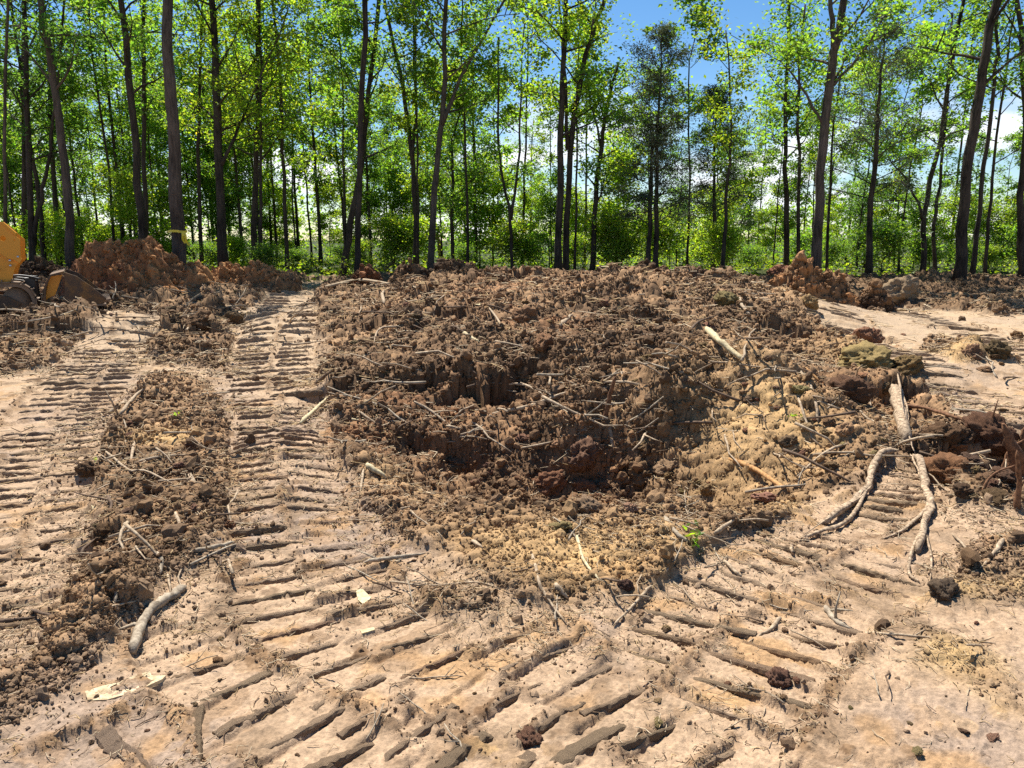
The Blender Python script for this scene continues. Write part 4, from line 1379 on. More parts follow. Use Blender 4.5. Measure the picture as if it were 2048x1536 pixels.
ZONES = [(34, [(880, 880), (1450, 1010)], (9, 22), (BRN, RED_, BRN, TAN), 'brown pit clod', 'clods in the pit'),
         (26, [(1480, 760), (1780, 950)], (8, 20), (BRN, TAN, BRN), 'soil clod on the slope', 'clods on the right slope'),
         (46, [(700, 590), (1500, 800)], (6, 16), (DRK, BRN, BRN, RED_), 'dark clod beyond the pit', 'clods beyond the pit'),
         (16, [(190, 800), (460, 1080)], (7, 15), (DRK, BRN), 'dark clod in the mulch strip', 'clods in the mulch strip'),
         (22, [(1860, 870), (2046, 1010)], (12, 26), (DRK, BRN), 'rooty clod in the torn soil', 'clods at the right edge'),
         (22, [(20, 585), (500, 650)], (5, 12), (DRK, BRN), 'dark clod near the loader', 'clods around the loader'),
         (16, [(1500, 660), (2040, 830)], (6, 14), (DRK, BRN), 'clod on pale tracked ground', 'clods on the right tracked ground'),
         (26, [(200, 1240), (2000, 1520)], (5, 12), (BRN, BRN, TAN), 'small foreground clod', 'clods on the foreground')]
for n_, ((x0, y0), (x1, y1)), (r0_, r1_), cols, lab, grp in ZONES:
    for i in range(n_):
        a_, b_ = rnd.uniform(x0, x1), rnd.uniform(y0, y1)
        o = clod(a_, b_, r0_ + (r1_ - r0_) * rnd.random() ** 2, rnd.choice(cols), lab, grp, rnd.uniform(0.5, 0.9))
        scat.append((a_, b_, lab, o))

# ------------------------------------------------------------------ sticks, roots, litter
def wood_mat(name, c1, c2, stretch=14):
    m, nt, b = mat(name)
    tc = nt.nodes.new('ShaderNodeTexCoord')
    n1 = nt.nodes.new('ShaderNodeTexNoise')
    n1.inputs['Scale'].default_value = 38
    n1.inputs['Detail'].default_value = 5
    n1.inputs['Roughness'].default_value = 0.7
    nt.links.new(tc.outputs['Object'], n1.inputs['Vector'])
    rp = nt.nodes.new('ShaderNodeValToRGB')
    rp.color_ramp.elements[0].position = 0.36
    rp.color_ramp.elements[0].color = (*c1, 1)
    rp.color_ramp.elements[1].position = 0.62
    rp.color_ramp.elements[1].color = (*c2, 1)
    nt.links.new(n1.outputs['Fac'], rp.inputs[0])
    nt.links.new(rp.outputs[0], b.inputs['Base Color'])
    b.inputs['Roughness'].default_value = 0.85
    b.inputs['Specular IOR Level'].default_value = 0.2
    bp = nt.nodes.new('ShaderNodeBump')
    bp.inputs['Strength'].default_value = 0.6
    bp.inputs['Distance'].default_value = 0.006
    nt.links.new(n1.outputs['Fac'], bp.inputs['Height'])
    nt.links.new(bp.outputs[0], b.inputs['Normal'])
    return m
W_PALE = wood_mat('pale_dry_wood', (0.17, 0.115, 0.07), (0.44, 0.34, 0.23))
W_PEEL = wood_mat('peeled_wood', (0.34, 0.26, 0.14), (0.58, 0.49, 0.30))
W_ORNG = wood_mat('fresh_split_wood', (0.25, 0.12, 0.045), (0.48, 0.27, 0.11))
W_DARK = wood_mat('dark_bark_twig', (0.055, 0.036, 0.024), (0.16, 0.105, 0.068))
W_ROOT = wood_mat('weathered_root', (0.10, 0.062, 0.036), (0.48, 0.36, 0.24))
W_RED = wood_mat('red_brown_root', (0.08, 0.038, 0.02), (0.23, 0.115, 0.058))
W_GREY = wood_mat('grey_bark_branch', (0.17, 0.13, 0.09), (0.40, 0.33, 0.24))

def stick_path(pts, lift=0.4, w=8, upright=False):
    if upright:
        b = hit(*pts[0])
        out = [b - Vector((0, 0, 0.06))]
        for q in pts[1:]:
            out.append(at_depth(q[0], q[1], b.y))
        return out
    out = []
    for q in pts:
        p = hit(q[0], q[1])
        d = (p - cam.location).length
        out.append(p + Vector((0, 0, lift * w / FPX * d * 0.5)))
    med = sorted(p.y for p in out)[len(out) // 2]
    for i, q in enumerate(pts):
        if out[i].y > 1.25 * med or out[i].y < 0.85 * med:
            out[i] = at_depth(q[0], q[1], med * (1.1 if out[i].y > med else 0.93))
    # a stiff stick bridges the hollows: pull the low points up
    z = [p.z for p in out]
    for i in range(1, len(out) - 1):
        out[i].z = max(z[i], 0.5 * (z[i - 1] + z[i + 1]))
    return out

def stick(pts, w, m, label, upright=False, start=None, taper=0.5, twigs=0, name='stick', cat='stick', group=None, lift=0.6, parent=None, sides=7, rough_=0.12, wob=0.08):
    P = stick_path(pts, lift, w, upright)
    if start is not None:
        P[0] = start.copy()
    d = min((p - cam.location).length for p in P)
    r = max(w / FPX * d * 0.5, 0.0025)
    S = smooth_line([tuple(p) for p in P], 5)
    S = S + nrs.randn(*S.shape) * r * rough_
    tb = Tubes()
    o = np.array(P[0]) if parent is None else np.array(parent.location)
    f_ = np.linspace(0, 1, len(S))
    tb.tube(S, (r + (r * taper - r) * f_) * np.clip(0.45 + f_ * 9, 0, 1) * np.clip(0.4 + (1 - f_) * 9, 0, 1) * (1 + 0.08 * nrs.randn(len(S))), sides, wob)
    for k in range(twigs):
        b = interp_path(S, [rnd.uniform(0.2, 0.9)])[0]
        dd = nrs.randn(3) * np.array((1, 1, 0.5))
        dd[2] = abs(dd[2])
        dd *= rnd.uniform(0.08, 0.22) / np.linalg.norm(dd) * min(2.0, d / 5)
        tb.tube([b, b + dd * 0.5 + 0.01 * nrs.randn(3), b + dd], [r * 0.5, r * 0.4, r * 0.15], 5)
    me = tb.mesh(name, o)
    ob = obj(name, me, m, parent)
    if parent is None:
        ob.location = o
        tag(ob, label, cat, group)
    return ob

STICKS = [
    ([(268, 1312), (284, 1258), (308, 1222), (345, 1202), (372, 1178)], 21, W_GREY, 'thick pale crooked branch lying at lower left of the mulch strip', dict(twigs=1, taper=0.75, name='branch', cat='branch')),
    ([(1412, 655), (1432, 698), (1458, 722), (1486, 746)], 14, W_PEEL, 'thick peeled pale log lying on the soil mound', dict(taper=0.7, name='branch', cat='branch', lift=3.0, rough_=0.05)),
    ([(985, 832), (1060, 814), (1120, 800), (1200, 770), (1242, 746)], 8, W_PALE, 'longest thin branch lying across the back of the pit', dict(twigs=3, name='branch', cat='branch')),
    ([(1060, 822), (1115, 802), (1215, 796)], 7, W_PALE, 'branch lying beside the longest one at the back of the pit', {}),
    ([(955, 768), (1010, 776), (1050, 790), (1086, 794)], 8, W_PALE, 'pale stick above the dark undercut at the back of the pit', {}),
    ([(828, 810), (866, 830), (906, 863)], 8, W_PALE, 'pale stick slanting down the red left wall of the pit', dict(twigs=1)),
    ([(893, 856), (926, 863)], 8, W_PALE, 'short stick at the lower end of the slanting one on the red wall', {}),
    ([(688, 846), (750, 848)], 8, W_PEEL, 'short straight pale stick on the left rim of the pit', {}),
    ([(718, 826), (752, 850)], 6, W_PALE, 'thin stick crossing the straight pale one on the left rim', {}),
    ([(1205, 842), (1218, 800), (1230, 752)], 13, W_RED, 'red-brown stake standing upright in the middle of the pit', dict(upright=True, taper=0.4)),
    ([(1217, 860), (1227, 908)], 11, W_PALE, 'pale splinter standing just below the upright red-brown stake', {}),
    ([(1458, 925), (1510, 955), (1578, 988)], 13, W_ORNG, 'straight orange split stick right of the pit', dict(taper=0.6)),
    ([(1154, 1075), (1166, 1122), (1198, 1166)], 9, W_PEEL, 'pale curved stick on the yellow sandy rim', {}),
    ([(1065, 1118), (1076, 1160), (1090, 1200), (1132, 1252)], 9, W_PALE, 'long curved pale stick reaching from the sandy rim to the packed ground', {}),
    ([(1110, 1172), (1136, 1203)], 15, W_PALE, 'stubby pale wood chunk below the sandy rim', {}),
    ([(1302, 1175), (1262, 1225), (1226, 1256)], 8, W_PALE, 'slanting pale stick where the two packed lanes meet', {}),
    ([(730, 1128), (790, 1118), (852, 1112)], 10, W_GREY, 'grey stick lying level at the lower left of the pit', dict(twigs=2)),
    ([(780, 1170), (860, 1173), (950, 1168), (1002, 1180)], 6, W_PALE, 'long thin level twig below the grey stick', dict(twigs=2)),
    ([(733, 935), (772, 962)], 15, W_PEEL, 'short thick pale stick on the left edge of the pit', {}),
    ([(727, 944), (721, 986)], 7, W_PALE, 'thin stick hanging down from the short thick one', {}),
    ([(200, 875), (240, 832), (282, 795), (342, 770)], 8, W_PALE, 'long pale branch slanting over the top of the mulch strip', dict(twigs=3, name='branch', cat='branch')),
    ([(218, 830), (272, 795)], 10, W_PALE, 'thicker short branch under the long pale slanting one', {}),
    ([(212, 908), (258, 944), (292, 962), (347, 970)], 6, W_PALE, 'thin stick slanting right across the mulch strip', {}),
    ([(250, 936), (320, 918), (387, 914)], 7, W_PALE, 'thin level stick in the mulch strip', {}),
    ([(270, 888), (262, 930)], 8, W_PALE, 'curved pale stick standing in the mulch strip', {}),
    ([(1330, 1040), (1350, 1070), (1380, 1090)], 13, W_GREY, 'grey stick beside the small green sprout', {}),
    ([(1428, 1072), (1474, 1044)], 10, W_PALE, 'short pale stick right of the small green sprout', {}),
    ([(640, 580), (720, 572), (800, 571), (905, 576)], 9, W_PALE, 'long pale pole lying below the dark brush heap', dict(name='branch', cat='branch')),
    ([(768, 610), (767, 588), (798, 580)], 8, W_PALE, 'bent pale stick below the long pole', {}),
    ([(711, 588), (722, 612), (717, 632)], 5, W_PALE, 'thin curved twig left of the bent pale stick', {}),
    ([(762, 542), (796, 514)], 9, W_PALE, 'pale stick leaning on the left of the dark brush heap', dict(upright=True)),
    ([(884, 515), (879, 490), (873, 468)], 12, W_ORNG, 'upright splintered stub on top of the dark brush heap', dict(upright=True, taper=0.5)),
    ([(1500, 632), (1482, 612), (1480, 590), (1495, 586)], 8, W_PALE, 'bent root hooking up left of the steep brown heap', {}),
    ([(1485, 592), (1520, 590), (1552, 596)], 6, W_PALE, 'arched thin root joining the hooked one', {}),
    ([(1788, 824), (1850, 836), (1905, 853), (1962, 880), (2012, 892)], 8, W_RED, 'long thin brown stick crossing over the forked root', dict(twigs=1, lift=3)),
    ([(1612, 752), (1630, 802), (1636, 852)], 8, W_PALE, 'thin pale stick running down the slope left of the dark hollow', {}),
    ([(1585, 720), (1600, 745), (1622, 770)], 7, W_PALE, 'stick above the thin one left of the dark hollow', {}),
    ([(1705, 765), (1735, 800), (1748, 848)], 6, W_PALE, 'right one of the two thin roots dangling in the dark hollow', {}),
    ([(1712, 790), (1722, 825), (1762, 858)], 6, W_PALE, 'left one of the two thin roots dangling in the dark hollow', {}),
    ([(1735, 1270), (1850, 1276), (1992, 1290)], 6, W_PALE, 'long thin twig lying level on the packed ground at right', dict(twigs=3)),
    ([(1650, 1218), (1672, 1245), (1700, 1262)], 12, W_GREY, 'broken grey stick left of the long thin level twig', dict(twigs=2)),
    ([(-10, 1247), (70, 1240)], 10, W_DARK, 'dark stick entering from the left picture edge', {}),
    ([(62, 1222), (122, 1247)], 7, W_DARK, 'short dark stick next to the one at the left edge', {}),
    ([(145, 1252), (215, 1220), (278, 1205)], 6, W_PALE, 'thin pale stick above the thick crooked branch', {}),
    ([(314, 1112), (323, 1130), (320, 1155)], 12, W_GREY, 'short curved stick above the thick crooked branch', {}),
    ([(218, 1162), (232, 1185), (230, 1212)], 9, W_GREY, 'short grey stick left of the curved one in the mulch', {}),
    ([(336, 1150), (342, 1192)], 6, W_PALE, 'small upright twig beside the thick crooked branch', {}),
    ([(235, 1170), (272, 1155)], 9, W_PALE, 'flat pale splinter in the lower mulch strip', {}),
    ([(1560, 1240), (1540, 1262), (1495, 1288)], 12, W_PALE, 'tapering splinter lying left of the broken grey stick', dict(taper=0.15)),
    ([(1448, 1125), (1470, 1150), (1482, 1162)], 9, W_PALE, 'short stick on the bar-marked track right of the pit rim', {}),
    ([(385, 1108), (440, 1102), (468, 1090)], 10, W_GREY, 'stick bridging the mulch strip and the tracked lane', dict(twigs=1)),
    ([(352, 1040), (360, 1062), (330, 1072)], 7, W_PALE, 'hooked pale twig low in the mulch strip', {}),
    ([(800, 655), (760, 672), (748, 690)], 6, W_PALE, 'curved twig on the churned ground right of the lane', {}),
    ([(978, 622), (998, 650), (1002, 664)], 6, W_PALE, 'twig hanging over the red hollow beyond the pit', {}),
    ([(1120, 655), (1145, 635)], 12, W_PALE, 'pale splintered chunk beyond the pit', {}),
    ([(925, 668), (960, 688)], 10, W_PEEL, 'pale chip left of the red hollow beyond the pit', {}),
    ([(600, 850), (640, 825), (662, 795)], 9, W_PEEL, 'pale stick crossing the right edge of the tracked lane', {}),
    ([(630, 770), (668, 745)], 8, W_DARK, 'dark stick on the right edge of the tracked lane farther up', {}),
    ([(1365, 680), (1395, 660), (1432, 640)], 6, W_DARK, 'dark thin stick above the peeled log', dict(lift=2)),
    ([(1610, 740), (1640, 770)], 9, W_ORNG, 'reddish split stick at the left of the dark hollow', {}),
    ([(945, 1085), (965, 1100)], 10, W_PALE, 'short stick at the sandy rim beside the dark wet spot', {}),
    ([(2005, 1085), (1990, 1110), (1960, 1140)], 9, W_PALE, 'pale curved stick at the right edge beside the forked root', {}),
    ([(1905, 1070), (1940, 1110), (1965, 1140)], 5, W_PALE, 'thin straw-like stick at right of the forked root tip', {}),
]
for pts, w, m, lab, kw in STICKS:
    stick(pts, w, m, lab, **kw)

# the big forked root, the broken stump, the torn chips
def root_thing():
    b = hit(1785, 790)
    e = obj('forked_root', None)
    e.location = b
    tag(e, 'long forked weathered root sprawled over the packed ground at right', 'root')
    st = [(1785, 788), (1800, 838), (1810, 885), (1822, 920)]
    SPt = stick_path(st, 0.9, 24)
    stick(st, 24, W_ROOT, None, name='stem', parent=e, taper=0.85, lift=0.9, sides=11, rough_=0.05, wob=0.16)
    end = SPt[-1]
    RF = [(1822, 920), (1836, 958), (1850, 995), (1862, 1020), (1846, 1062), (1838, 1110), (1828, 1152)]
    LF = [(1818, 908), (1772, 915), (1747, 945), (1735, 985), (1708, 1012), (1650, 1050), (1592, 1084)]
    rfp, lfp = stick_path(RF, 0.8, 18), stick_path(LF, 0.8, 18)
    for pts, w, nm, tp, s0 in (
        (RF, 19, 'right_fork', 0.45, end), (LF, 18, 'left_fork', 0.55, end),
        ([(1735, 1000), (1700, 1042), (1640, 1070), (1600, 1082)], 10, 'strand', 0.6, lfp[3]),
        ([(1592, 1082), (1582, 1100), (1588, 1115)], 8, 'root_tip', 0.6, lfp[-1]),
        ([(1856, 1022), (1805, 1065), (1762, 1082)], 9, 'spur', 0.25, rfp[3]),
        ([(1842, 1080), (1822, 1115), (1818, 1150), (1838, 1168)], 7, 'strand', 0.6, rfp[4]),
        ([(1845, 1060), (1862, 1120), (1860, 1165)], 6, 'strand', 0.4, rfp[4])):
        stick(pts, w, W_ROOT, None, start=s0, name=nm, parent=e, taper=tp, lift=0.8, sides=10, rough_=0.10, wob=0.18)
    for base in (st, RF, LF):
        for q in range(4):                                   # torn fibres along it
            k = rnd.randint(0, len(base) - 3)
            off = rnd.uniform(-8, 8)
            stick([(a_ + off + rnd.uniform(-3, 3), b_ + rnd.uniform(-3, 3)) for a_, b_ in base[k:k + 3]], 5, W_ROOT, None, name='fibre', parent=e, taper=0.3, lift=4.0, rough_=0.25)
root_thing()

def stump_thing():
    b = hit(2030, 985)
    e = obj('broken_stump', None)
    e.location = b
    tag(e, 'broken red-brown stump with dangling roots at the right picture edge', 'stump')
    stick([(2036, 960), (2030, 905), (2008, 850)], 34, W_RED, None, upright=True, name='stub', parent=e, taper=0.35, sides=9)
    for pts, w in (([(2036, 940), (2044, 880), (2052, 850)], 11), ([(2000, 955), (2020, 900), (2048, 880)], 8), ([(2034, 1015), (2038, 960), (2034, 900)], 12), ([(1955, 985), (1985, 950), (2030, 930)], 6), ([(2000, 1010), (2030, 990), (2050, 960)], 7)):
        stick(pts, w, W_RED, None, upright=True, name='root', parent=e, taper=0.4)
stump_thing()

W_CHIP = wood_mat('torn_pale_wood', (0.30, 0.215, 0.12), (0.55, 0.45, 0.29))
def chip(pts, m, label, thick=0.006, name='wood_chip', cat='wood chip'):
    """torn flat piece of wood lying on the ground"""
    import bmesh
    P = [hit(*p) for p in pts]
    c = sum(P, Vector()) / len(P)
    zt = max(p.z for p in P) * 0.5 + c.z * 0.5
    bm = bmesh.new()
    vs = [bm.verts.new((p.x - c.x, p.y - c.y, 0.6 * (p.z - c.z) + thick)) for p in P]
    f = bm.faces.new(vs)
    r = bmesh.ops.extrude_face_region(bm, geom=[f])
    for v in r['geom']:
        if isinstance(v, bmesh.types.BMVert):
            v.co.z -= thick * 2.2
    bmesh.ops.recalc_face_normals(bm, faces=bm.faces)
    me = bpy.data.meshes.new(name)
    bm.to_mesh(me)
    bm.free()
    o = obj(name, me, m)
    o.location = c
    return tag(o, label, cat)
chip([(170, 1386), (205, 1376), (240, 1368), (272, 1352), (300, 1350), (304, 1357), (332, 1358), (326, 1366), (296, 1374), (262, 1388), (240, 1394), (214, 1402), (176, 1404)], W_CHIP, 'torn pale yellow wood slab pressed into the ground at lower left')
chip([(944, 596), (952, 594), (962, 608), (960, 614), (950, 612)], W_PEEL, 'bright pale wood chip on the churned ground below the berm')
chip([(183, 1018), (192, 1016), (204, 1028), (200, 1036), (190, 1034)], W_PEEL, 'pale greenish leaf-like chip at the left edge of the mulch strip')
chip([(372, 945), (382, 950), (396, 968), (392, 976), (380, 966)], W_PALE, 'pale grey chip in the middle of the mulch strip')
chip([(712, 1190), (726, 1186), (742, 1200), (730, 1210), (716, 1204)], W_PEEL, 'white leaf-like chip on the packed ground in front of the grey stick')
chip([(720, 1262), (748, 1258), (750, 1266), (724, 1272)], W_PEEL, 'small white flat chip on the foreground tread plates')

# scattered twigs: a few shapes, copied
TW = []
for k in range(9):
    L = 0.5
    pts = [np.array((0, 0, 0.0))]
    d = np.array((1.0, 0, 0))
    for i in range(5):
        d = d + 0.28 * nrs.randn(3) * np.array((1, 1, 0.35))
        d /= np.linalg.norm(d)
        pts.append(pts[-1] + d * L / 5)
    tb = Tubes()
    tb.tube(pts, np.linspace(0.0100, 0.0042, 6), 5)
    if k % 2:
        b = pts[3]
        tb.tube([b, b + np.array((0.05, 0.06, 0.02)), b + np.array((0.10, 0.10, 0.05))], [0.006, 0.0045, 0.002], 4)
    me = tb.mesh('twig', np.array(pts).mean(0))
    me.materials.append((W_PALE, W_PALE, W_DARK, W_GREY)[k % 4])
    TW.append(me)

def twig(px, py, s, label, group):
    p = hit(px, py)
    o = bpy.data.objects.new('twig', rnd.choice(TW))
    COL.objects.link(o)
    d = p.y
    o.location = p + Vector((0, 0, 0.02 * s))
    o.scale = (s, s, s)
    o.rotation_euler = (rnd.uniform(-.3, .3), rnd.uniform(-.35, .35), rnd.uniform(0, 6.28))
    tag(o, label, 'twig', group)
    scat.append((px, py, label, o))
for n_, (x0, y0, x1, y1), (s0, s1), lab, grp in (
    (90, (690, 580, 1500, 900), (0.7, 1.7), 'dry twig beyond the pit', 'twigs beyond the pit'),
    (44, (180, 780, 470, 1200), (0.5, 1.0), 'dry twig in the mulch', 'twigs in the mulch strip'),
    (50, (1450, 640, 2040, 1000), (0.6, 1.4), 'thin dry twig at right', 'twigs at right'),
    (56, (20, 560, 620, 690), (0.8, 2.0), 'dry twig near the loader', 'twigs near the loader'),
    (34, (700, 1000, 1500, 1260), (0.35, 0.7), 'dry twig at the rim', 'twigs at the near rim'),
    (26, (20, 1200, 2030, 1520), (0.2, 0.5), 'small twig on the foreground', 'twigs on the foreground')):
    for i in range(n_):
        twig(rnd.uniform(x0, x1), rnd.uniform(y0, y1), rnd.uniform(s0, s1), lab, grp)

# plant litter: straw, rootlets, bark shreds
def litter():
    n = 24000
    dn_ = np.maximum(np.where(GR > 0.3, 0.5, 0), np.clip(GP, 0, 1) * 1.0) + 0.10
    dn_ = dn_ * np.clip(0.5 + 1.5 * fbm(GX * 1.3, GY * 1.3, 801, 2), 0.05, 1.5) * ((GY > 1.3) & (GY < 24))
    w = np.cumsum(dn_.ravel())
    k = np.clip(np.searchsorted(w / w[-1], nrs.rand(n)), 0, w.size - 1)
    C = np.stack([GX.ravel()[k], GY.ravel()[k], GZ.ravel()[k]], 1)
    y = C[:, 1]
    L = nrs.uniform(0.025, 0.12, n) * np.clip(y / 4, 0.5, 3.0)
    r = nrs.uniform(0.0009, 0.0026, n) * np.clip(y / 4, 0.7, 4.0)
    az = nrs.uniform(0, 6.28, n)
    D = np.stack([np.cos(az), np.sin(az), 0.07 * nrs.randn(n)], 1)
    B = np.stack([-np.sin(az), np.cos(az), 0.3 * nrs.randn(n)], 1)
    C[:, 2] += r * 2 + 0.05 * L
    cur = (nrs.randn(n) * 0.22 * L)[:, None] * B
    pts = [C - D * L[:, None] * 0.5 - cur, C + cur * 0.6, C + D * L[:, None] * 0.5 - cur]
    U = np.array((0, 0, 1.0))
    V = []
    for p in pts:
        for q in ((-1, -0.4), (1, -0.4), (0, 1)):
            V.append(p + B * (r * q[0])[:, None] + U * (r * q[1])[:, None])
    V = np.stack(V, 1).reshape(-1, 3)
    b = (np.arange(n) * 9)[:, None, None]
    F = np.array([[i * 3 + j, i * 3 + (j + 1) % 3, i * 3 + 3 + (j + 1) % 3, i * 3 + 3 + j] for i in range(2) for j in range(3)])
    F = (F[None] + b).reshape(-1, 4).astype(np.int32)
    me = bpy.data.meshes.new('plant_litter')
    me.vertices.add(len(V))
    me.vertices.foreach_set('co', V.astype(np.float32).ravel())
    me.loops.add(F.size)
    me.loops.foreach_set('vertex_index', F.ravel())
    me.polygons.add(len(F))
    me.polygons.foreach_set('loop_start', np.arange(0, F.size, 4, dtype=np.int32))
    me.update(calc_edges=True)
    pal = np.array([(0.50, 0.40, 0.27), (0.36, 0.26, 0.16), (0.20, 0.13, 0.08), (0.07, 0.045, 0.03), (0.45, 0.32, 0.17)])
    c = pal[nrs.choice(5, n, p=[.3, .25, .15, .08, .22])] * nrs.uniform(0.8, 1.2, (n, 1))
    set_soil(me, np.repeat(c, 9, 0))
    tag(obj('plant_litter', me, M_SOIL), 'straw, rootlets and bark shreds strewn over the soil', 'litter', kind='stuff')
litter()

# sprouts
def sprout(px, py, h, n, label, ls=0.05, y=None, name='sprout', cat='plant'):
    p = hit(px, py)
    e = obj(name, None)
    e.location = p
    tag(e, label, cat)
    tb, C, S = Tubes(), [], []
    for i in range(n):
        a = rnd.uniform(0, 6.28)
        d = np.array((math.cos(a) * 0.5, math.sin(a) * 0.5, rnd.uniform(0.3, 1.0))) * h * rnd.uniform(0.5, 1)
        tb.tube([(0, 0, -0.02), d * 0.5 + 0.01 * nrs.randn(3), d], [ls * 0.05, ls * 0.04, ls * 0.02], 4)
        for k in range(4):
            C.append(d * rnd.uniform(0.5, 1.05) + nrs.randn(3) * ls * 0.5)
            S.append(ls * rnd.uniform(0.6, 1.2))
    obj('stem', tb.mesh('stem'), W_DARK, e)
    obj('leaves', leaf_mesh('leaves', np.array(C), np.array(S), BRIGHT, 0.5, 0.3), M_LEAF, e)
sprout(1385, 1088, 0.08, 5, 'small green sprout on the near right rim of the pit')
sprout(352, 838, 0.05, 4, 'tiny green sprout in the upper mulch strip', 0.03)
sprout(186, 935, 0.05, 3, 'tiny green sprout at the left of the mulch strip', 0.03)
sprout(1592, 838, 0.06, 3, 'tiny green sprout on the sandy slope left of the dark hollow', 0.04)
sprout(700, 552, 0.55, 8, 'light green weed at the left of the dark brush heap', 0.14)
name_scatter()
finish_crumbs()
# ------------------------------------------------------------------ yellow crawler loader, facing right
import bmesh
def paint(name, c, dirt, amount, rough=0.45):
    m, nt, b = mat(name)
    tc = nt.nodes.new('ShaderNodeTexCoord')
    n1 = nt.nodes.new('ShaderNodeTexNoise')
    n1.inputs['Scale'].default_value = 4.5
    n1.inputs['Detail'].default_value = 8
    n1.inputs['Roughness'].default_value = 0.7
    nt.links.new(tc.outputs['Object'], n1.inputs['Vector'])
    mr = nt.nodes.new('ShaderNodeMapRange')
    mr.inputs['From Min'].default_value = 0.62 - amount * 0.4
    mr.inputs['From Max'].default_value = 0.78 - amount * 0.3
    nt.links.new(n1.outputs['Fac'], mr.inputs['Value'])
    mx = nt.nodes.new('ShaderNodeMixRGB')
    mx.inputs['Color1'].default_value = (*c, 1)
    mx.inputs['Color2'].default_value = (*dirt, 1)
    nt.links.new(mr.outputs[0], mx.inputs['Fac'])
    nt.links.new(mx.outputs[0], b.inputs['Base Color'])
    b.inputs['Roughness'].default_value = rough
    return m
M_YEL = paint('yellow_paint', (0.62, 0.27, 0.012), (0.30, 0.16, 0.04), 0.1)
M_YEL2 = paint('muddy_yellow_paint', (0.26, 0.125, 0.025), (0.085, 0.052, 0.03), 0.8, 0.75)
M_STEEL = paint('muddy_worn_steel', (0.09, 0.07, 0.055), (0.22, 0.145, 0.09), 0.9, 0.75)
M_BLACK = paint('black_rubber', (0.018, 0.017, 0.016), (0.05, 0.04, 0.03), 0.3, 0.5)
M_CHROME, _nt, _b = mat('polished_rod')
_b.inputs['Base Color'].default_value = (0.6, 0.6, 0.6, 1)
_b.inputs['Metallic'].default_value = 1.0
_b.inputs['Roughness'].default_value = 0.2
M_GLASS, _nt, _b = mat('dark_cab_glass')
_b.inputs['Base Color'].default_value = (0.02, 0.025, 0.025, 1)
_b.inputs['Roughness'].default_value = 0.08

LY = 15.0
def lw(px, py, y=LY):
    return at_depth(px, py, y)

def extrude_poly(name, pts, y0, y1, m, parent, holes=(), bevel=0.008):
    """plate cut from a side outline (x, z), standing between y0 and y1"""
    bm = bmesh.new()
    def loop(pp):
        vs = [bm.verts.new((p[0], y0, p[1])) for p in pp]
        return [bm.edges.new((vs[i], vs[(i + 1) % len(vs)])) for i in range(len(vs))]
    es = loop(pts)
    for h in holes:
        es += loop(h)
    if holes:
        bmesh.ops.triangle_fill(bm, use_beauty=True, edges=es)
    else:
        bm.faces.new(bm.verts[:])
    fs = bm.faces[:]
    r = bmesh.ops.extrude_face_region(bm, geom=fs)
    for v in r['geom']:
        if isinstance(v, bmesh.types.BMVert):
            v.co.y = y1
    bmesh.ops.recalc_face_normals(bm, faces=bm.faces)
    me = bpy.data.meshes.new(name)
    bm.to_mesh(me)
    bm.free()
    o = obj(name, me, m, parent)
    o.location = (0, 0, 0)
    if bevel and not holes:
        bv = o.modifiers.new('bevel', 'BEVEL')
        bv.width = bevel
        bv.segments = 2
        bv.limit_method = 'ANGLE'
    return o

def box_part(name, x0, x1, y0, y1, z0, z1, m, parent, bevel=0.02):
    return extrude_poly(name, [(x0, z0), (x1, z0), (x1, z1), (x0, z1)], y0, y1, m, parent, bevel=bevel)

def cyl_part(name, a, b, r, m, parent, sides=18):
    tb = Tubes()
    tb.tube([a, tuple((np.array(a) + np.array(b)) / 2), b], [r] * 3, sides)
    o = obj(name, tb.mesh(name), m, parent)
    return o

ld = obj('crawler_loader', None)
ground0 = 0.08
ld.location = (0, 0, 0)
tag(ld, 'yellow crawler loader with a muddy bucket, cut by the left picture edge', 'loader')

def side(pts, y):
    return [(lw(a, b, y).x, lw(a, b, y).z) for a, b in pts]

# boom plates at the near and the far side
for ya, nm in ((14.55, 'near'), (16.05, 'far')):
    ring = [(lw(19, 477, 14.55).x + 0.05 * math.cos(t), lw(19, 477, 14.55).z + 0.05 * math.sin(t)) for t in np.linspace(0, 2 * math.pi, 20, endpoint=False)]
    ring2 = [(lw(40, 480, 14.55).x + 0.016 * math.cos(t), lw(40, 480, 14.55).z + 0.016 * math.sin(t)) for t in np.linspace(0, 2 * math.pi, 12, endpoint=False)]
    o = extrude_poly('boom_plate', side([(-150, 505), (-150, 425), (-60, 420), (0, 441), (18, 448), (42, 471), (51, 479), (52, 512), (54.5, 518), (50, 525), (40, 519), (25, 514), (14, 506), (0, 498), (-30, 494)], 14.55), ya, ya + 0.05, M_YEL, ld, [ring, ring2])
    extrude_poly('boom_web', side([(-150, 520), (-150, 485), (0, 485), (30, 495), (50, 523), (41, 534), (33.6, 566), (16, 568), (0, 560), (-60, 556)], 14.55), ya + 0.09, ya + 0.13, M_YEL, ld)
extrude_poly('top_bar', side([(15, 447), (19, 444.5), (43.5, 466), (43, 472)], 14.55), 14.52, 14.75, M_YEL, ld, bevel=0.006)
for a, b in ((47, 513), (32, 520), (33, 530), (9, 538)):
    p = lw(a, b, 14.55)
    cyl_part('pin', (p.x, 14.52, p.z), (p.x, 14.66, p.z), 0.022, M_CHROME, ld, 12)
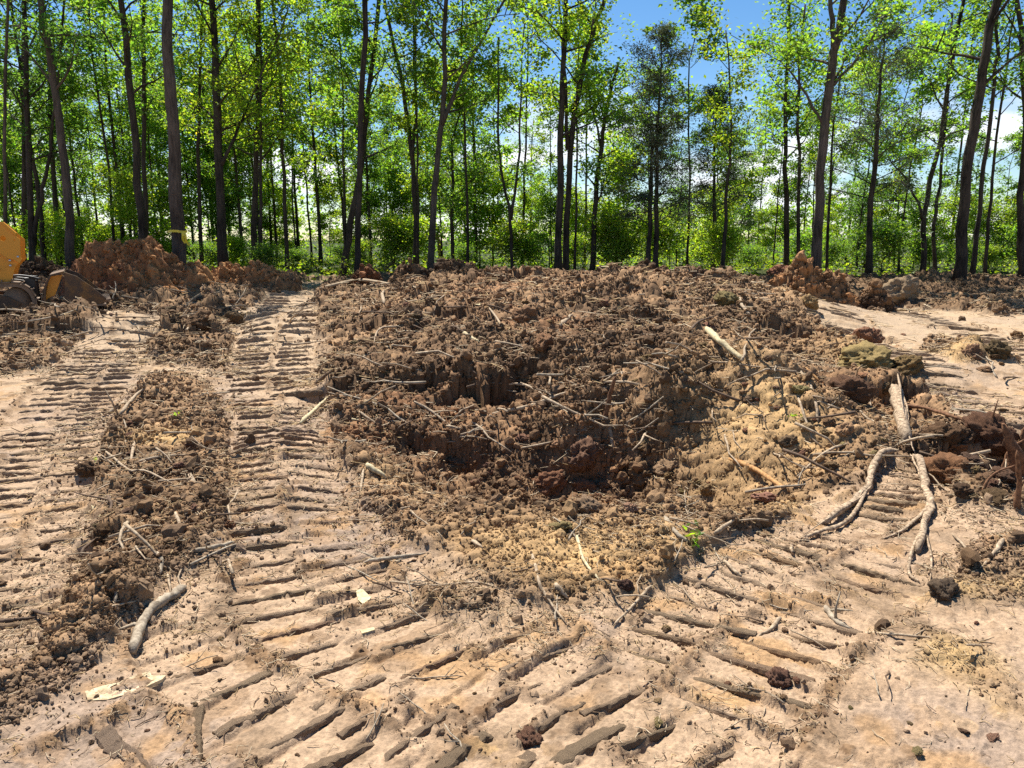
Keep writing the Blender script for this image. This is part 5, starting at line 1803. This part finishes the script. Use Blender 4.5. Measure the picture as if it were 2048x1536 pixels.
# bucket
bk = side([(88, 551), (128, 545), (150, 552), (185, 578), (212, 600), (205, 611), (172, 627), (128, 641), (104, 632), (90, 600)], 14.45)
sp_ = side([(128, 545), (152, 553), (186, 578), (213, 600), (205, 611), (172, 627), (127, 641)], 14.40)
b_near = extrude_poly('bucket_side', sp_, 14.40, 14.44, M_YEL2, ld, bevel=0.006)
extrude_poly('bucket_side', sp_, 16.55, 16.59, M_YEL2, ld, bevel=0.006)
def strip(name, pts, y0, y1, th, m, parent):
    """bent sheet following an outline"""
    n_ = len(pts)
    P = np.array(pts)
    T = np.gradient(P, axis=0)
    N = np.stack([-T[:, 1], T[:, 0]], 1)
    N /= np.linalg.norm(N, axis=1)[:, None]
    Q = P + N * th
    return extrude_poly(name, [tuple(p) for p in P] + [tuple(q) for q in Q[::-1]], y0, y1, m, parent, bevel=0.0)
shell = strip('bucket_shell', side([(130, 546), (104, 552), (94, 575), (94, 605), (104, 630), (128, 640)], 14.45), 14.44, 16.55, -0.035, M_YEL2, ld)
strip('bucket_floor', side([(128, 640), (172, 627), (206, 611)], 14.45), 14.44, 16.55, 0.03, M_STEEL, ld)
box_part('cutting_edge', lw(192, 610, 14.45).x, lw(214, 601, 14.45).x, 14.38, 16.61, lw(200, 613, 14.45).z - 0.01, lw(200, 613, 14.45).z + 0.025, M_STEEL, ld, 0.005)
for k in range(7):
    yk = 14.5 + k * 0.33
    o = extrude_poly('bucket_tooth', side([(206, 612), (206, 603), (224, 600), (226, 603)], 14.45), yk, yk + 0.07, M_STEEL, ld, bevel=0.006)
box_part('hinge_plate', lw(78, 552, 14.9).x, lw(100, 552, 14.9).x, 14.85, 14.95, lw(90, 628, 14.9).z, lw(90, 553, 14.9).z, M_BLACK, ld)
box_part('hinge_plate', lw(78, 552, 14.9).x, lw(100, 552, 14.9).x, 15.9, 16.0, lw(90, 628, 14.9).z, lw(90, 553, 14.9).z, M_BLACK, ld)
extrude_poly('bucket_rib', side([(100, 553), (126, 550), (112, 590), (92, 600)], 14.45), 14.62, 14.68, M_YEL, ld, bevel=0.006)
# tilt cylinder and hoses
a, b = lw(-60, 535, 15.3), lw(60, 556, 15.3)
cyl_part('cylinder_barrel', tuple(a), tuple(b), 0.075, M_BLACK, ld)
cyl_part('cylinder_rod', tuple(b), tuple(lw(98, 562, 15.3)), 0.04, M_CHROME, ld)
for k in range(3):
    tb = Tubes()
    pts = [tuple(lw(36, 553 + 5 * k, 14.8 + .1 * k)), tuple(lw(60, 549 + 4 * k, 14.8 + .1 * k)), tuple(lw(85, 552 + 4 * k, 14.8 + .1 * k)), tuple(lw(104, 557 + 4 * k, 14.8 + .1 * k))]
    tb.tube(smooth_line(pts, 5), [0.022] * 16, 8)
    obj('hydraulic_hose', tb.mesh('hydraulic_hose'), M_BLACK, ld)
# tracks
zt, zb_ = 0.80, 0.10
R_ = (zt - zb_) / 2
xf = lw(56, 600, 14.7).x - 0.02
xr = xf - 2.3
def track_pt(s):
    L1 = xf - xr
    C_ = math.pi * R_
    tot = 2 * L1 + 2 * C_
    s = s % tot
    if s < L1:
        return (xr + s, zt, 0.0)
    s -= L1
    if s < C_:
        a = s / R_
        return (xf + R_ * math.sin(a), zb_ + R_ + R_ * math.cos(a), -a)
    s -= C_
    if s < L1:
        return (xf - s, zb_, -math.pi)
    s -= L1
    a = s / R_
    return (xr - R_ * math.sin(a), zb_ + R_ - R_ * math.cos(a), -math.pi - a)
TOT = 2 * (xf - xr) + 2 * math.pi * R_
NP = 38
shoe_me = None
for y0 in (14.55, 15.95):
    y1 = y0 + 0.46
    tr = extrude_poly('track_frame', [(xr - 0.1, 0.28), (xf - 0.05, 0.30), (xf + 0.10, 0.42), (xf - 0.15, 0.56), (xf - 0.8, 0.63), (xr, 0.63)], y0 + 0.06, y1 - 0.06, M_YEL2, ld)
    belt = [track_pt(TOT * k / 72)[:2] for k in range(72)]
    cxm, czm = (xf + xr) / 2, zb_ + R_
    inner = []
    for k in range(72):
        x_, z_, a_ = track_pt(TOT * k / 72)
        inner.append((x_ - 0.07 * math.sin(-a_), z_ - 0.07 * math.cos(-a_)))
    bm = bmesh.new()
    ring_o = [[bm.verts.new((p[0], yy_, p[1])) for p in belt] for yy_ in (y0 + 0.03, y1 - 0.03)]
    ring_i = [[bm.verts.new((p[0], yy_, p[1])) for p in inner] for yy_ in (y0 + 0.03, y1 - 0.03)]
    for k in range(72):
        j = (k + 1) % 72
        bm.faces.new((ring_o[0][k], ring_o[0][j], ring_o[1][j], ring_o[1][k]))
        bm.faces.new((ring_i[0][j], ring_i[0][k], ring_i[1][k], ring_i[1][j]))
        bm.faces.new((ring_o[0][j], ring_o[0][k], ring_i[0][k], ring_i[0][j]))
        bm.faces.new((ring_o[1][k], ring_o[1][j], ring_i[1][j], ring_i[1][k]))
    me = bpy.data.meshes.new('track_chain')
    bm.to_mesh(me)
    bm.free()
    chain = obj('track_chain', me, M_STEEL, ld)
    if shoe_me is None:
        bm = bmesh.new()
        bmesh.ops.create_cube(bm, size=1.0)
        for v in bm.verts:
            v.co = (v.co.x * 0.165, v.co.y * 0.46, v.co.z * 0.022)
        g2 = bmesh.ops.create_cube(bm, size=1.0)
        for v in g2['verts']:
            v.co = (v.co.x * 0.02 - 0.06, v.co.y * 0.455, v.co.z * 0.05 + 0.03)
        shoe_me = bpy.data.meshes.new('track_shoe')
        bm.to_mesh(shoe_me)
        bm.free()
        shoe_me.materials.append(M_STEEL)
    for k in range(NP):
        x_, z_, a_ = track_pt(TOT * k / NP)
        s_ = bpy.data.objects.new('track_shoe', shoe_me)
        COL.objects.link(s_)
        s_.parent = chain
        s_.location = (x_ + 0.012 * math.sin(-a_), (y0 + y1) / 2, z_ + 0.012 * math.cos(-a_))
        s_.rotation_euler = (0, -a_, 0)
    cyl_part('idler', (xf, y0 + 0.12, zb_ + R_), (xf, y1 - 0.12, zb_ + R_), R_ - 0.09, M_STEEL, ld, 26)
    cyl_part('drive_sprocket', (xr, y0 + 0.12, zb_ + R_), (xr, y1 - 0.12, zb_ + R_), R_ - 0.09, M_STEEL, ld, 26)
    for k in range(5):
        xk = xr + 0.4 + k * 0.37
        cyl_part('roller', (xk, y0 + 0.12, 0.27), (xk, y1 - 0.12, 0.27), 0.10, M_STEEL, ld, 16)
# body, outside the picture to the left
extrude_poly('hood', [(xr - 0.5, 0.7), (xf - 0.75, 0.7), (xf - 0.7, 1.35), (xf - 0.95, 1.62), (xr - 0.5, 1.75)], 14.95, 16.05, M_YEL, ld, bevel=0.04)
extrude_poly('cab', [(xr - 0.2, 1.6), (xf - 1.45, 1.6), (xf - 1.6, 2.75), (xr - 0.1, 2.75)], 14.9, 16.1, M_YEL, ld, bevel=0.05)
extrude_poly('cab_window', [(xr, 1.8), (xf - 1.65, 1.8), (xf - 1.75, 2.6), (xr + 0.05, 2.6)], 14.88, 14.898, M_GLASS, ld, bevel=0)

# the machine stands turned a little away from the viewer
_P = Vector((lw(128, 641, 14.42).x, 14.42, 0.0))
_M = Matrix.Translation(_P) @ Matrix.Rotation(math.radians(29), 4, 'Z') @ Matrix.Diagonal((0.88, 0.88, 1.0, 1.0)) @ Matrix.Translation(-_P)
ld.matrix_world = _M

# ------------------------------------------------------------------ yellow ribbon round the biggest tree
def ribbon():
    y = 20.0
    p = at_depth(355, 463, y)
    e = obj('ribbon', None)
    e.location = p
    tag(e, 'yellow flagging ribbon tied round the biggest tree', 'ribbon')
    m, nt, b = mat('yellow_tape')
    b.inputs['Base Color'].default_value = (0.75, 0.60, 0.04, 1)
    b.inputs['Roughness'].default_value = 0.4
    R = 0.236
    nseg = 40
    V, F = [], []
    for k in range(nseg):
        a = 2 * math.pi * k / nseg
        for dz in (-0.03, 0.03):
            V.append((R * math.cos(a), R * math.sin(a), dz + 0.012 * math.sin(3 * a)))
    for k in range(nseg):
        j = (k + 1) % nseg
        F.append((2 * k, 2 * j, 2 * j + 1, 2 * k + 1))
    me = bpy.data.meshes.new('band')
    me.from_pydata(V, [], F)
    o = obj('band', me, m, e)
    so = o.modifiers.new('thickness', 'SOLIDIFY'); so.thickness = 0.004
    for dx, L, s in ((0.02, 0.30, 0.05), (0.07, 0.36, 0.10)):
        V, F = [], []
        for k in range(9):
            t = k / 8
            cx_ = R * 0.75 + dx + s * t + 0.02 * math.sin(7 * t)
            for q in (-0.03, 0.03):
                V.append((cx_ + q, -R * 0.75 - 0.03 - 0.02 * math.sin(5 * t), -L * t))
        for k in range(8):
            F.append((2 * k, 2 * k + 1, 2 * k + 3, 2 * k + 2))
        me = bpy.data.meshes.new('tail')
        me.from_pydata(V, [], F)
        o = obj('tail', me, m, e)
        so = o.modifiers.new('thickness', 'SOLIDIFY'); so.thickness = 0.004
ribbon()
tri = sum(len(o.data.polygons) * 2 for o in {o.data.name: o for o in bpy.data.objects if o.type == 'MESH'}.values())
print('triangles about', tri)
